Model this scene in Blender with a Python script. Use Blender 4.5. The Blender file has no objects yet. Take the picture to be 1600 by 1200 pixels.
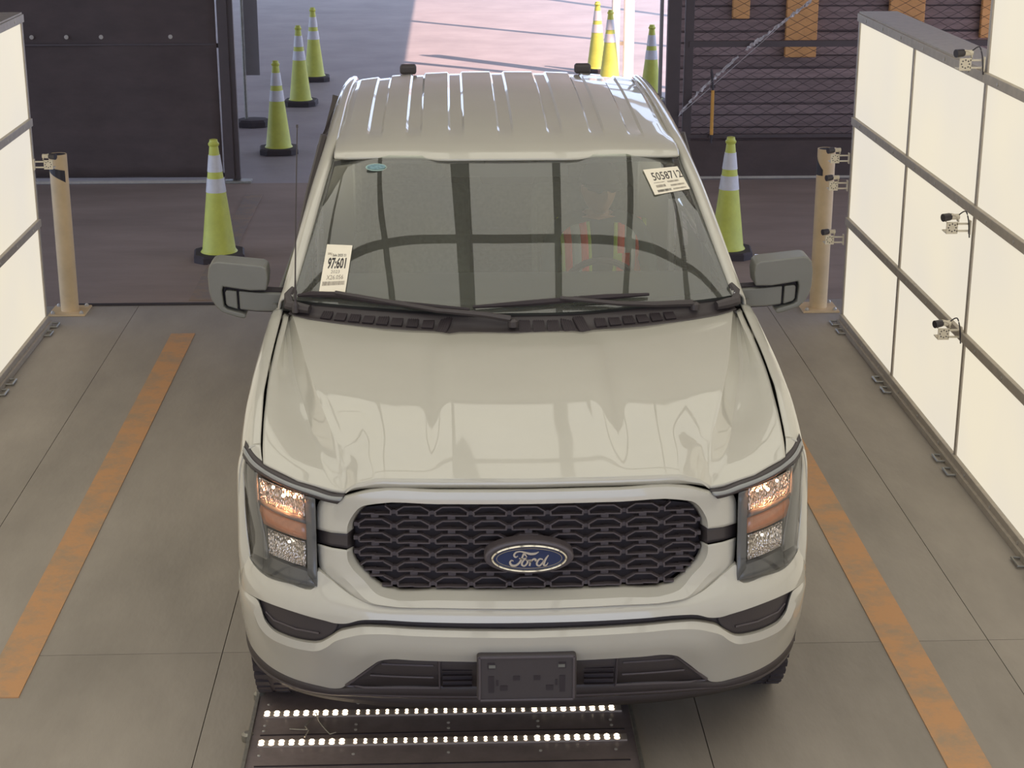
import bpy, bmesh, math, random
import numpy as np
from mathutils import Vector, Matrix
random.seed(7)
PI = math.pi
scn = bpy.context.scene
COL = scn.collection

# ------------------------------------------------------------------ camera
cam_d = bpy.data.cameras.new('camera'); cam = bpy.data.objects.new('camera', cam_d); COL.objects.link(cam)
cam.location = (-.255, -5.2, 3.2)
cam.rotation_euler = (math.radians(72.0), 0, math.radians(-2.1))
cam_d.sensor_width = 36; cam_d.lens = 36*2719/1600; cam_d.clip_end = 300
scn.camera = cam
# ------------------------------------------------------------------ light
SKY = (.58, .69, .95); SKY_S = 2.6
SUN_C = (1, .70, .60); SUN_S = 9.5
SUN_DIR = Vector((-.50, .50, -.72))
WALL_E = 1.0; WALL_C = (.80, .725, .595)
CEIL_E = 1.55; CEIL_C = (.80, .77, .68)
wd = bpy.data.worlds.new('sky'); scn.world = wd; wd.use_nodes = True
wd.node_tree.nodes['Background'].inputs[0].default_value = (*SKY, 1)
wd.node_tree.nodes['Background'].inputs[1].default_value = SKY_S
sd = bpy.data.lights.new('sun', 'SUN'); so = bpy.data.objects.new('sun', sd); COL.objects.link(so)
sd.energy = SUN_S; sd.color = SUN_C; sd.angle = math.radians(.6)
so.rotation_euler = SUN_DIR.to_track_quat('-Z', 'Y').to_euler(); so.location = (6, 30, 12)
vs = scn.view_settings; vs.view_transform = 'Standard'; vs.look = 'None'; vs.gamma = 1; vs.exposure = 0
vs.use_curve_mapping = False

# ------------------------------------------------------------------ materials
def lin(c):
    return tuple((v/255/12.92 if v/255 <= .04045 else ((v/255+.055)/1.055)**2.4) for v in c)
MATS = {}
def mat(name, col, rough=.5, metal=0, coat=0, emit=None, es=1, noise=0, nscale=8, bump=0, bscale=60, spec=.5, col2=None, stretch=None, rand=0, coat_rough=.03):
    m = bpy.data.materials.new(name); m.use_nodes = True; nt = m.node_tree; b = nt.nodes['Principled BSDF']
    c = lin(col); b.inputs['Base Color'].default_value = (*c, 1)
    b.inputs['Roughness'].default_value = rough; b.inputs['Metallic'].default_value = metal
    b.inputs['Coat Weight'].default_value = coat; b.inputs['Coat Roughness'].default_value = coat_rough
    b.inputs['Specular IOR Level'].default_value = spec
    if emit:
        b.inputs['Emission Color'].default_value = (*emit, 1); b.inputs['Emission Strength'].default_value = es
    N = nt.nodes.new; L = nt.links.new
    if noise or bump:
        tc = N('ShaderNodeTexCoord'); mp = N('ShaderNodeMapping'); L(tc.outputs['Object'], mp.inputs[0])
        if stretch: mp.inputs['Scale'].default_value = stretch
    if noise:
        n = N('ShaderNodeTexNoise'); n.inputs['Scale'].default_value = nscale; n.inputs['Detail'].default_value = 6
        n.inputs['Roughness'].default_value = .62
        L(mp.outputs[0], n.inputs['Vector'])
        r = N('ShaderNodeValToRGB'); L(n.outputs[0], r.inputs[0])
        c2 = lin(col2) if col2 else tuple(v*(1-noise) for v in c)
        r.color_ramp.elements[0].position = .33; r.color_ramp.elements[1].position = .67
        r.color_ramp.elements[0].color = (*c2, 1); r.color_ramp.elements[1].color = (*(c if col2 else tuple(min(1, v*(1+noise*.5)) for v in c)), 1)
        out = r.outputs[0]
        if rand:
            oi = N('ShaderNodeObjectInfo'); mr = N('ShaderNodeMapRange'); L(oi.outputs['Random'], mr.inputs[0])
            mr.inputs[3].default_value = 1-rand; mr.inputs[4].default_value = 1+rand
            vm = N('ShaderNodeVectorMath'); vm.operation = 'SCALE'; L(out, vm.inputs[0]); L(mr.outputs[0], vm.inputs['Scale']); out = vm.outputs[0]
        L(out, b.inputs['Base Color'])
    if bump:
        n2 = N('ShaderNodeTexNoise'); n2.inputs['Scale'].default_value = bscale; n2.inputs['Detail'].default_value = 4
        L(mp.outputs[0], n2.inputs['Vector'])
        bp = N('ShaderNodeBump'); bp.inputs['Strength'].default_value = bump; bp.inputs['Distance'].default_value = .004
        L(n2.outputs[0], bp.inputs['Height']); L(bp.outputs[0], b.inputs['Normal'])
    MATS[name] = m; return m

M_paint = mat('truck_paint', (190, 187, 176), .35, coat=1, noise=.03, nscale=3)
M_black = mat('black_plastic', (66, 60, 61), .5, bump=.15, bscale=200)
M_black2 = mat('dark_recess', (50, 42, 46), .7, noise=.2)  # black lightened and tinted to put the lens veil into the colour
M_grille = mat('grille_plastic', (84, 77, 80), .38, noise=.05)
M_gray = mat('mirror_plastic', (114, 114, 109), .42, noise=.05, bump=.05, bscale=300)
M_rubber = mat('tyre_rubber', (58, 52, 56), .8, noise=.15)
M_chrome = mat('chrome', (215, 210, 200), .12, metal=1, noise=.02)
M_steel = mat('galvanised_steel', (150, 147, 138), .38, metal=.6, noise=.2, nscale=30)
M_alu = mat('aluminium_rail', (172, 162, 148), .5, metal=0, noise=.12, nscale=20)
M_blue = mat('emblem_blue', (22, 42, 86), .25, coat=1, noise=.1)
M_script = mat('emblem_silver', (215, 205, 190), .3, metal=.5, noise=.03)
M_amber = mat('amber_lens', (228, 160, 120), .25, coat=1, noise=.12, nscale=25)
M_lampd = mat('lamp_bezel', (106, 107, 107), .3, coat=.6, noise=.05)
M_drl = mat('lamp_light_guide', (134, 136, 136), .25, coat=.8, noise=.05)
M_int = mat('cabin_trim', (168, 168, 158), .7, noise=.1)
M_dash = mat('dash_trim', (62, 62, 58), .7, noise=.1)
M_seat = mat('seat_cloth', (160, 162, 154), .85, noise=.15, nscale=60)
M_paper = mat('sticker_paper', (240, 232, 214), .6, noise=.02)
M_ink = mat('printed_ink', (60, 55, 55), .7, noise=.1)
M_inkl = mat('light_print', (150, 140, 128), .7, noise=.1)
M_lime = mat('cone_lime', (196, 200, 88), .5, noise=.12, nscale=9, bump=.05)
M_refl = mat('reflective_collar', (206, 204, 206), .35, noise=.1, nscale=14)
M_conebase = mat('cone_base_rubber', (62, 54, 56), .75, noise=.15)
M_boll = mat('bollard_tan', (216, 188, 144), .5, noise=.12, nscale=5)
M_skin = mat('skin', (196, 150, 124), .5, noise=.08)
M_cap = mat('cap_cloth', (70, 72, 74), .85, noise=.12)
M_shirt = mat('work_shirt', (84, 92, 92), .9, noise=.12)
M_vlime = mat('vest_lime', (196, 220, 70), .7, noise=.05)
M_vor = mat('vest_orange', (255, 96, 70), .7, noise=.05)
M_vsil = mat('vest_silver', (190, 196, 196), .4, noise=.05)
M_conc = mat('bay_concrete', (156, 148, 138), .72, noise=.22, nscale=1.6, bump=.35, bscale=45, stretch=(1, .35, 1), rand=.05)
M_conc2 = mat('yard_concrete', (150, 142, 142), .62, noise=.16, nscale=1.1, bump=.3, bscale=20, stretch=(1, 1, 1), rand=.03)
M_concb = mat('warm_bounce_concrete', (150, 132, 120), .72, noise=.22, nscale=1.6, bump=.35, bscale=45, stretch=(.35, 1, 1), rand=.05)  # bay concrete browned: warm light spill and sunlit bounce painted into the colour
M_joint = mat('joint_dark', (84, 76, 70), .9, noise=.2)
M_screen = mat('black_screen_cloth', (80, 67, 63), .85, noise=.18, nscale=2.5, bump=.6, bscale=9, stretch=(1, 1, 2.2))
M_post = mat('dark_post_paint', (72, 60, 58), .5, noise=.1)
M_wire = mat('black_wire', (60, 54, 56), .6, noise=.1)
M_slat = mat('brown_slat', (138, 118, 114), .8, noise=.3, nscale=3, stretch=(.6, 1, 9), rand=.18)
M_orange = mat('faded_orange', (216, 160, 100), .7, noise=.15, nscale=6)
M_yel = mat('yellow_sleeve', (206, 150, 60), .5, noise=.1)
M_white = mat('white_post_paint', (235, 226, 214), .5, noise=.04)
M_signg = mat('sign_back_grey', (136, 132, 134), .5, noise=.06)
M_tape = mat('torn_silver_tape', (196, 190, 188), .35, noise=.2, nscale=40)
M_canopy = mat('canopy_steel', (178, 168, 158), .7, noise=.2, nscale=.8)
M_led = mat('led_diode', (255, 245, 225), .4, emit=(1, .80, .56), es=7)
M_bulb = mat('lit_bulb', (255, 220, 170), .4, emit=(1, .40, .17), es=220)
M_bulb2 = mat('position_bulb', (255, 240, 220), .4, emit=(1, .9, .75), es=8)
M_bracket = mat('cream_bracket', (216, 206, 184), .45, noise=.06)
M_cambody = mat('camera_dark', (58, 54, 58), .4, noise=.08)
M_plate = mat('scanner_plate', (128, 116, 114), .42, noise=.18, nscale=12)  # black plate coloured lighter to stand in for lens glare
M_chan = mat('led_channel', (176, 166, 158), .35, metal=.4, noise=.05)
M_bolt = mat('bolt_head', (190, 186, 178), .35, metal=.5, noise=.05)
M_frit = mat('glass_frit', (40, 40, 42), .5, noise=.05)
M_tint = mat('privacy_glass', (24, 26, 28), .08, coat=1, noise=.03)

def line_mat(name, col, bg, amount):
    m = mat(name, col, .7, noise=.2, nscale=6, bump=.2)
    nt = m.node_tree; b = nt.nodes['Principled BSDF']; N = nt.nodes.new; L = nt.links.new
    tc = N('ShaderNodeTexCoord'); n = N('ShaderNodeTexNoise'); n.inputs['Scale'].default_value = 4.5; n.inputs['Detail'].default_value = 9; n.inputs['Roughness'].default_value = .75
    L(tc.outputs['Object'], n.inputs['Vector'])
    r = N('ShaderNodeValToRGB'); r.color_ramp.elements[0].position = amount-.09; r.color_ramp.elements[1].position = amount+.10
    r.color_ramp.elements[0].color = (*lin(bg), 1); r.color_ramp.elements[1].color = (*lin(col), 1)
    L(n.outputs[0], r.inputs[0]); L(r.outputs[0], b.inputs['Base Color']); return m
M_line = line_mat('worn_orange_paint', (196, 148, 104), (166, 142, 116), .46)

def emissive(name, c, s):
    m = bpy.data.materials.new(name); m.use_nodes = True; nt = m.node_tree; N = nt.nodes.new; L = nt.links.new
    b = nt.nodes['Principled BSDF']; b.inputs['Base Color'].default_value = (.10, .10, .09, 1); b.inputs['Roughness'].default_value = .6
    tc = N('ShaderNodeTexCoord'); n = N('ShaderNodeTexNoise'); n.inputs['Scale'].default_value = 1.1; n.inputs['Detail'].default_value = 1
    L(tc.outputs['Object'], n.inputs['Vector'])
    r = N('ShaderNodeValToRGB'); r.color_ramp.elements[0].position = .3; r.color_ramp.elements[1].position = .7
    r.color_ramp.elements[0].color = (c[0]*.94, c[1]*.95, c[2]*.98, 1); r.color_ramp.elements[1].color = (c[0]*1.03, c[1]*1.02, c[2]*.96, 1)
    L(n.outputs[0], r.inputs[0]); L(r.outputs[0], b.inputs['Emission Color']); b.inputs['Emission Strength'].default_value = s
    return m
M_lightwall = emissive('lit_diffuser', WALL_C, WALL_E)
M_lightceil = emissive('lit_ceiling_diffuser', CEIL_C, CEIL_E)

def glass_mat(name, tint, ior, gain, film=0):
    m = bpy.data.materials.new(name); m.use_nodes = True; nt = m.node_tree; nt.nodes.clear(); N = nt.nodes.new; L = nt.links.new
    o = N('ShaderNodeOutputMaterial'); mx = N('ShaderNodeMixShader'); t = N('ShaderNodeBsdfTransparent'); g = N('ShaderNodeBsdfGlossy')
    t.inputs[0].default_value = (*tint, 1); g.inputs['Roughness'].default_value = .0; g.inputs[0].default_value = (1, 1, 1, 1)
    fr = N('ShaderNodeFresnel'); fr.inputs[0].default_value = ior
    ma = N('ShaderNodeMath'); ma.operation = 'MULTIPLY'; ma.inputs[1].default_value = gain; ma.use_clamp = True
    L(fr.outputs[0], ma.inputs[0]); L(ma.outputs[0], mx.inputs[0]); L(g.outputs[0], mx.inputs[2]); L(mx.outputs[0], o.inputs[0])
    if film:          # thin film of dust on the glass
        dd = N('ShaderNodeBsdfDiffuse'); dd.inputs[0].default_value = (.74, .75, .66, 1); m2 = N('ShaderNodeMixShader'); m2.inputs[0].default_value = film
        L(t.outputs[0], m2.inputs[1]); L(dd.outputs[0], m2.inputs[2]); L(m2.outputs[0], mx.inputs[1])
    else: L(t.outputs[0], mx.inputs[1])
    return m
M_ws = glass_mat('windscreen_glass', (.90, .95, .90), 1.52, 1.65, .082)
M_side = glass_mat('side_glass', (.8, .84, .82), 1.5, 1.0)
M_lens = glass_mat('headlamp_lens', (.92, .92, .92), 1.45, 1.0)

def facet_mat():
    m = mat('faceted_reflector', (235, 228, 220), .08, metal=1)
    nt = m.node_tree; b = nt.nodes['Principled BSDF']; N = nt.nodes.new; L = nt.links.new
    tc = N('ShaderNodeTexCoord'); mp = N('ShaderNodeMapping'); mp.inputs['Scale'].default_value = (1, 1, .35); v = N('ShaderNodeTexVoronoi'); v.inputs['Scale'].default_value = 170
    L(tc.outputs['Object'], mp.inputs[0]); L(mp.outputs[0], v.inputs['Vector'])
    bp = N('ShaderNodeBump'); bp.inputs['Strength'].default_value = .9; bp.inputs['Distance'].default_value = .006
    L(v.outputs['Distance'], bp.inputs['Height']); L(bp.outputs[0], b.inputs['Normal']); return m
M_facet = facet_mat(); M_facet.node_tree.nodes['Principled BSDF'].inputs['Roughness'].default_value = .14

# ------------------------------------------------------------------ mesh helpers
def tag(o, label=None, cat=None, group=None, kind=None):
    if label: o['label'] = label
    if cat: o['category'] = cat
    if group: o['group'] = group
    if kind: o['kind'] = kind
    return o
def empty(name, loc=(0, 0, 0), rz=0, label=None, cat=None, group=None):
    o = bpy.data.objects.new(name, None); o.location = loc; o.rotation_euler = (0, 0, rz); o.empty_display_size = .1
    COL.objects.link(o); return tag(o, label, cat, group)
class MB:
    def __init__(s): s.v = []; s.f = []; s.mi = []; s.cur = 0
    def add(s, vs, fs):
        n = len(s.v); s.v += [tuple(map(float, p)) for p in vs]; s.f += [tuple(i+n for i in f) for f in fs]; s.mi += [s.cur]*len(fs); return s
    def box(s, c, d, rz=0, rx=0, ry=0):
        M = Matrix.Translation(c) @ Matrix.Rotation(rz, 4, 'Z') @ Matrix.Rotation(ry, 4, 'Y') @ Matrix.Rotation(rx, 4, 'X')
        vs = [M @ Vector((x*d[0]/2, y*d[1]/2, z*d[2]/2)) for x in (-1, 1) for y in (-1, 1) for z in (-1, 1)]
        return s.add(vs, [(0, 1, 3, 2), (4, 6, 7, 5), (0, 4, 5, 1), (2, 3, 7, 6), (0, 2, 6, 4), (1, 5, 7, 3)])
    def tube(s, pts, r, n=8, cap=True):
        pts = [Vector(p) for p in pts]; R = r if isinstance(r, (list, tuple)) else [r]*len(pts)
        vs = []; up = Vector((0, 0, 1))
        for i, p in enumerate(pts):
            d = (pts[min(i+1, len(pts)-1)]-pts[max(i-1, 0)]).normalized()
            a = d.cross(up) if abs(d.dot(up)) < .95 else d.cross(Vector((0, 1, 0)))
            a.normalize(); b = d.cross(a)
            for k in range(n):
                t = 2*PI*k/n; vs.append(p+(a*math.cos(t)+b*math.sin(t))*R[i])
        fs = [(i*n+k, i*n+(k+1) % n, (i+1)*n+(k+1) % n, (i+1)*n+k) for i in range(len(pts)-1) for k in range(n)]
        if cap: fs += [tuple(range(n-1, -1, -1)), tuple((len(pts)-1)*n+k for k in range(n))]
        return s.add(vs, fs)
    def lathe(s, c, prof, n=24, axis='Z', sx=1, sy=1, square=0):
        vs = []
        for (r, z) in prof:
            for k in range(n):
                t = 2*PI*k/n; x = r*math.cos(t)*sx; y = r*math.sin(t)*sy
                vs.append((c[0]+x, c[1]+y, c[2]+z) if axis == 'Z' else ((c[0]+z, c[1]+x, c[2]+y) if axis == 'X' else (c[0]+x, c[1]+z, c[2]+y)))
        fs = [(i*n+k, i*n+(k+1) % n, (i+1)*n+(k+1) % n, (i+1)*n+k) for i in range(len(prof)-1) for k in range(n)]
        fs += [tuple(range(n-1, -1, -1)), tuple((len(prof)-1)*n+k for k in range(n))]
        return s.add(vs, fs)
    def prism(s, poly, y0, y1, fn=None):         # polygon in x,z extruded along y
        n = len(poly); g = fn or (lambda x, y, z: (x, y, z))
        vs = [g(x, y0, z) for x, z in poly]+[g(x, y1, z) for x, z in poly]
        return s.add(vs, [tuple(range(n)), tuple(range(2*n-1, n-1, -1))]+[(i, i+n, (i+1) % n+n, (i+1) % n) for i in range(n)])
    def grid(s, G):
        G = np.asarray(G); a, b = G.shape[:2]
        return s.add(G.reshape(-1, 3).tolist(), [(i*b+j, i*b+j+1, (i+1)*b+j+1, (i+1)*b+j) for i in range(a-1) for j in range(b-1)])
    def mirror(s):
        n = len(s.v); k = len(s.f)
        s.v += [(-x, y, z) for x, y, z in s.v[:n]]; s.f += [tuple(i+n for i in reversed(f)) for f in s.f[:k]]; s.mi += s.mi[:k]; return s
    def build(s, name, m, parent=None, smooth=False, solid=0, bevel=0, sub=0, angle=35, bseg=2, loc=None, soff=-1):
        me = bpy.data.meshes.new(name); me.from_pydata(s.v, [], s.f); me.validate()
        ms = m if isinstance(m, (list, tuple)) else [m]
        for q in ms: me.materials.append(q)
        bm = bmesh.new(); bm.from_mesh(me)
        for i, f in enumerate(bm.faces):
            if i < len(s.mi) and len(ms) > 1: f.material_index = s.mi[i]
        bmesh.ops.remove_doubles(bm, verts=bm.verts, dist=1e-5)
        if not solid: bmesh.ops.recalc_face_normals(bm, faces=bm.faces)
        bm.to_mesh(me); bm.free()
        if smooth:
            for p in me.polygons: p.use_smooth = True
            try: me.set_sharp_from_angle(angle=math.radians(angle))
            except Exception: pass
        o = bpy.data.objects.new(name, me); COL.objects.link(o)
        if parent is not None: o.parent = parent
        if loc: o.location = loc
        if solid:
            d = o.modifiers.new('s', 'SOLIDIFY'); d.thickness = solid; d.offset = soff
        if bevel:
            d = o.modifiers.new('b', 'BEVEL'); d.width = bevel; d.segments = bseg; d.limit_method = 'ANGLE'; d.angle_limit = math.radians(30)
        if sub:
            d = o.modifiers.new('u', 'SUBSURF'); d.levels = sub; d.render_levels = sub
        return o

def interp(P, k, linear=False):
    """resample an (n, ...) array: k steps per segment, hermite with chord weighted tangents"""
    P = np.asarray(P, float); n = len(P)
    if n < 2: return P
    out = []
    if linear or n == 2:
        for i in range(n-1):
            for j in range(k): out.append(P[i]+(P[i+1]-P[i])*j/k)
        out.append(P[-1]); return np.array(out)
    d = P[1:]-P[:-1]; L = np.linalg.norm(d.reshape(n-1, -1), axis=1)+1e-9
    sh = (n-1,)+(1,)*(P.ndim-1)
    s = d/L.reshape(sh); m = np.zeros_like(P)
    for i in range(1, n-1):
        w = L[i-1]/(L[i-1]+L[i]); m[i] = s[i-1]*(1-w)+s[i]*w
    m[0] = s[0]*1.5-m[1]*.5; m[-1] = s[-1]*1.5-m[-2]*.5
    for i in range(n-1):
        for j in range(k):
            t = j/k; t2 = t*t; t3 = t2*t
            out.append((2*t3-3*t2+1)*P[i]+(t3-2*t2+t)*m[i]*L[i]+(-2*t3+3*t2)*P[i+1]+(t3-t2)*m[i+1]*L[i])
    out.append(P[-1]); return np.array(out)
def loft(rows, ku=4, kv=4, lu=False, lv=False):
    R = np.array([interp(r, ku, lu) for r in rows]); return interp(R, kv, lv)
def sym(rows):
    return [[(-x, y, z) for x, y, z in r[:0:-1]]+list(r) for r in rows]
def flip(o):
    o.data.flip_normals() if hasattr(o.data, 'flip_normals') else None

# ------------------------------------------------------------------ the front face of the truck: depth of the skin at (x, z)
AZ = [(.3, .16), (.42, .10), (.5, .05), (.56, .01), (.64, 0), (.72, .01), (.78, .05), (.86, .07), (1.0, .085), (1.1, .10), (1.15, .14), (1.3, .2)]
PX = [(0, 0), (.15, .002), (.3, .01), (.45, .024), (.6, .05), (.72, .085), (.8, .125), (.87, .18), (.93, .25), (.97, .32), (1.0, .42), (1.02, .6)]
AZ_, PX_ = interp(AZ, 6), interp(PX, 6)
def S(x, z, off=0):
    return float(np.interp(z, AZ_[:, 0], AZ_[:, 1])+np.interp(abs(x), PX_[:, 0], PX_[:, 1]))+off
def F(x, z, off=0): return (x, S(x, z, off), z)
def frow(pts, off=0): return [F(p[0], p[1], off+(p[2] if len(p) > 2 else 0)) for p in pts]

# ================================================================== SETTING
def slab(x0, x1, y0, y1, m, parent, z=0, t=.12, g=.0018):
    b = MB().box(((x0+x1)/2, (y0+y1)/2, z-t/2), (x1-x0-2*g, y1-y0-2*g, t)); return b.build('slab', m, parent)
fl = MB().box((0, 8, -.16), (30, 60, .08)).build('floor', M_joint); tag(fl, kind='structure')
xs = [-9, -2.405, -1.19, .66, 1.93, 9]
ys = [-12, -2.6, 1.18, 6.49, 10.72]
for i in range(len(xs)-1):
    for j in range(len(ys)-2): slab(xs[i], xs[i+1], ys[j], ys[j+1], M_conc, fl)
slab(-9, 9, ys[-2], ys[-1], M_concb, fl)
xs = [-12, 14]; ys = [10.72, 14.9, 25.5, 37]
for i in range(len(xs)-1):
    for j in range(len(ys)-1): slab(xs[i], xs[i+1], ys[j], ys[j+1], M_conc2, fl, z=-.005, g=.004)
# painted lane lines
b = MB().box((-2.0, 3.3, .0025), (.155, 4.95, .005)); tag(b.build('trim_1', M_line), kind='structure')
b = MB().box((1.565, 1.6, .0025), (.155, 6.6, .005)); tag(b.build('trim_2', M_line), kind='structure')
b = MB().box((-2.0, 8.4, .0025), (.155, 3.6, .005)); tag(b.build('trim_3', line_mat('faded_orange_paint', (150, 128, 108), (132, 120, 112), .52)), kind='structure')
# drain channel across the lane
dr = empty('drain_channel', (-1.5, 6.5, 0), label='thin dark metal channel set across the concrete lane beside the left bollard', cat='drain')
MB().box((0, 0, .006), (2.66, .035, .012)).build('channel', M_wire, dr)

# bay roof, plus an unseen yard deck added to throw the shade edge
c1 = MB().box((0, 1.95, 4.72), (18, 21.9, .12)); tag(c1.build('ceiling', M_canopy), kind='structure')
c2 = empty('shade_deck', (-5, 27, 4.6), label='unseen steel roof deck added to throw the shade edge across the yard', cat='shade_deck')
b = MB().box((-.10, -3.0, .12), (15, 22.2, .12))
b.build('deck', M_canopy, c2)
for (a, q) in (((2.35, 21.05), (7.6, 16.3)), ((2.35, 15.9), (7.6, 11.95)), ((2.35, 28.5), (7.8, 20.1))):
    dx, dy = q[0]-a[0], q[1]-a[1]; L_ = math.hypot(dx, dy)
    MB().box(((a[0]+q[0])/2+5, (a[1]+q[1])/2-27, .1), (L_, .16, .16), rz=math.atan2(dy, dx)).build('shadow_beam', M_canopy, c2)  # unseen beams added to cast thin shadow lines on the sunlit yard
for x, y in ((-10, -6), (-10, 7), (-3, 7.2)):
    MB().box((x+3-1, y, -2.28), (.2, .2, 4.64)).build('column', M_canopy, c2)

# ------------------------------------------------------------------ light walls
def light_wall(name, X, side, y1, n, label, row3, cat='light wall'):
    """side=+1: right wall facing -x.  panels .65 high, 1.34 wide, rows from the floor; row3: number of near bays with a third storey"""
    t = empty(name, (X, y1, 0), label=label, cat=cat)
    H = .655; W = 1.345; z0 = .045
    for c in range(n):
        ya = -c*W; yb = ya-W
        for r in range(5):
            if r > 2 and c < row3: continue
            p = MB().box((side*.012, (ya+yb)/2, z0+H*(r+.5)), (.02, W-.034, H-.034)).build('panel', M_lightwall, t)
        for r in range(6):
            if r > 3 and c < row3: continue
            b = MB().box((-side*.006, (ya+yb)/2, z0+H*r), (.03, W, .05))
            k = 'rail'
            b.build(k, M_alu, t, bevel=.003)
            s = MB()
            for q in (.18, .5, .82): s.lathe((-side*.021, ya-W*q, z0+H*r), [(.009, -.004), (.008, .004)], 8, 'X')
            s.build('rail_bolts', M_bolt, t)
        zt = z0+H*(5 if c >= row3 else 3)
        MB().box((side*.002, ya, (z0+zt)/2), (.016, .034, zt-z0)).build('mullion', M_alu, t)
        MB().box((side*.10, (ya+yb)/2, zt/2+.03), (.14, W, zt-.06)).build('light_box', M_post, t)
        MB().box((side*.11, (ya+yb)/2, zt+.03), (.24, W, .012)).build('top_cap', M_alu, t)
    # floor catches
    for c in range(n):
        s = MB()
        for q in (-.1, .1):
            ys_ = -c*W+q-(.0 if c else .12)
            s.tube([(-side*.03, ys_-.05, .012), (-side*.075, ys_-.05, .012), (-side*.075, ys_+.05, .012), (-side*.03, ys_+.05, .012)], .007, 6)
        s.build('floor_catch', M_steel, t)
    MB().box((-side*.012, -n*W/2, .018), (.05, n*W, .034)).build('base_rail', M_alu, t)
    return t
light_wall('light_wall', 2.35, 1, 5.86, 9, 'long glowing white light-box wall on the right of the bay, taller at its near end', 2)
light_wall('light_wall', -2.93, -1, 6.0, 9, 'glowing white light-box wall at the left edge beside the tan bollard', 1)
# overhead light grid (seen mirrored in the windscreen and bonnet)
oh = empty('overhead_light', (0, 0, 4.0), label='overhead light-box ceiling of glowing white panels in a dark grid frame', cat='light')
bx = [(-2.9, -1.90), (-1.84, -1.28), (-1.22, -.56), (-.36, .42), (.52, 1.17), (1.23, 1.9), (1.96, 2.6)]
bx = [(-2.9, -1.85), (-1.79, -1.06), (-1.0, -.31), (-.15, .345), (.415, 1.08), (1.14, 1.78), (1.84, 2.6)]
by = [(-3.4, 2.30), (2.40, 3.72)]
for x0, x1 in bx:
    for y0, y1 in by:
        MB().box(((x0+x1)/2, (y0+y1)/2, .0), (x1-x0, y1-y0, .02)).build('panel', M_lightceil, oh)
for x0, x1 in [(-2.95, -2.9)]+[(bx[i][1], bx[i+1][0]) for i in range(6)]+[(2.6, 2.65)]:
    MB().box(((x0+x1)/2, .17, .0), (x1-x0, 7.2, .05)).build('frame_bar', M_post, oh)
for y0, y1 in ((-3.5, -3.4), (2.30, 2.40), (3.72, 3.80)):
    MB().box((-.15, (y0+y1)/2, .0), (5.6, y1-y0, .048)).build('cross_bar', M_post, oh)
for x in (-2.9, 2.6):
    for y in (-3.3, 3.7): MB().box((x, y, .34), (.05, .05, .66)).build('hanger', M_post, oh)
# ================================================================== THE TRUCK
TX = -.006
truck = empty('pickup_truck', (TX, 0, 0), label='large pale grey crew-cab pickup truck with black honeycomb grille, filling the bay', cat='truck')
def part(b, name, m, parent=truck, label=None, **k):
    o = b.build(name, m, parent, **k)
    if label: o['label'] = label
    return o
# ---- bonnet
def yrear(x): return -.032*math.exp(-((x-.255)/.035)**2)+float(np.interp(x, [0, .4, .6, .7, .81, .87, .91], [1.2, 1.225, 1.275, 1.32, 1.38, 1.42, 1.45]))
XF = [0, .27, .5, .575, .60, .72, .825, .89]
def yfront(x): return float(np.interp(x, XF, [.112, .119, .139, .148, .150, .187, .263, .330]))
def zfront(x): return float(np.interp(x, XF, [1.145, 1.145, 1.142, 1.118, 1.094, 1.105, 1.123, 1.135]))
def zrear(x): return float(np.interp(x, [0, .6, .81, .91], [1.328, 1.333, 1.342, 1.350]))
st = [0, .1, .22, .37, .52, .66, .78, .87, .935, .975, 1.0]
gc = [0, .04, .105, .215, .36, .52, .665, .79, .885, .95, 1.0]       # centre profile (lip)
gs = [0, .04, .10, .21, .35, .50, .65, .78, .88, .955, 1.0]       # side profile
rows = []
for k, s in enumerate(st):
    a = np.interp(s, [0, .4, .6, .8, 1], [.865, .77, .705, .635, .575])
    bq = np.interp(s, [0, .4, .65, .85, 1], [.893, .83, .755, .695, .64])
    sh = np.interp(s, [0, .3, .55, .8, .95, 1], [.905, .912, .915, .905, .893, .886])
    xs_ = [0, .12, .215, .255, .295, .34, .40, .50, a-.05, a-.008, a+.006, (a+bq)/2, bq-.006, bq+.012, (bq+sh)/2, sh-.02, sh]
    amp = min(1, s*5)*min(1, (1-s)*4)                    # relief fades at both ends
    dome = .010*amp; dip = .056*min(1, s*5+.4)*min(1, (1-s)*3.2)
    dz = [dome, dome, dome, dome, dome*.8, -.003*amp, -.001*amp, 0, 0, 0, -.002*amp, -dip*.55, -dip*.95, -dip, -dip*.8, -dip*.35, -dip*.28]
    r = []
    for i, x in enumerate(xs_):
        y0, y1 = yrear(x), yfront(x)
        g = gc[k]*(1-min(1, max(0, (x-.5)/.12)))+gs[k]*min(1, max(0, (x-.5)/.12))
        if s >= .975 and x < .5: y1_ = y1+(.0 if s == 1 else 0)
        z = zrear(x)+(zfront(x)-zrear(x))*g+dz[i]
        yy = y0+(y1-y0)*s
        r.append((x, yy, z))
    rows.append(r)
hood_rows = rows
G = loft(sym(rows), 2, 4, lu=True)
lipx = [0, .15, .3, .42, .5, .545, .575, .60]
def crest(x): return (x, yfront(x), zfront(x))
lip = [[crest(x) for x in lipx], [(x, yfront(x)-.002, zfront(x)-.006-.3*(zfront(x)-1.105)*(x < .59)) for x in lipx], [(x, yfront(x)+.004, float(np.interp(x, [0, .3, .5, .545, .575, .60], [1.113, 1.113, 1.110, 1.105, 1.098, 1.090]))) for x in lipx]]
part(MB().grid(G), 'bonnet', M_paint, smooth=True, solid=.012, soff=1, angle=28)
part(MB().grid(loft(sym(lip), 3, 1)), 'bonnet_lip', M_paint, smooth=True, solid=.006, soff=1, angle=25)

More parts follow.
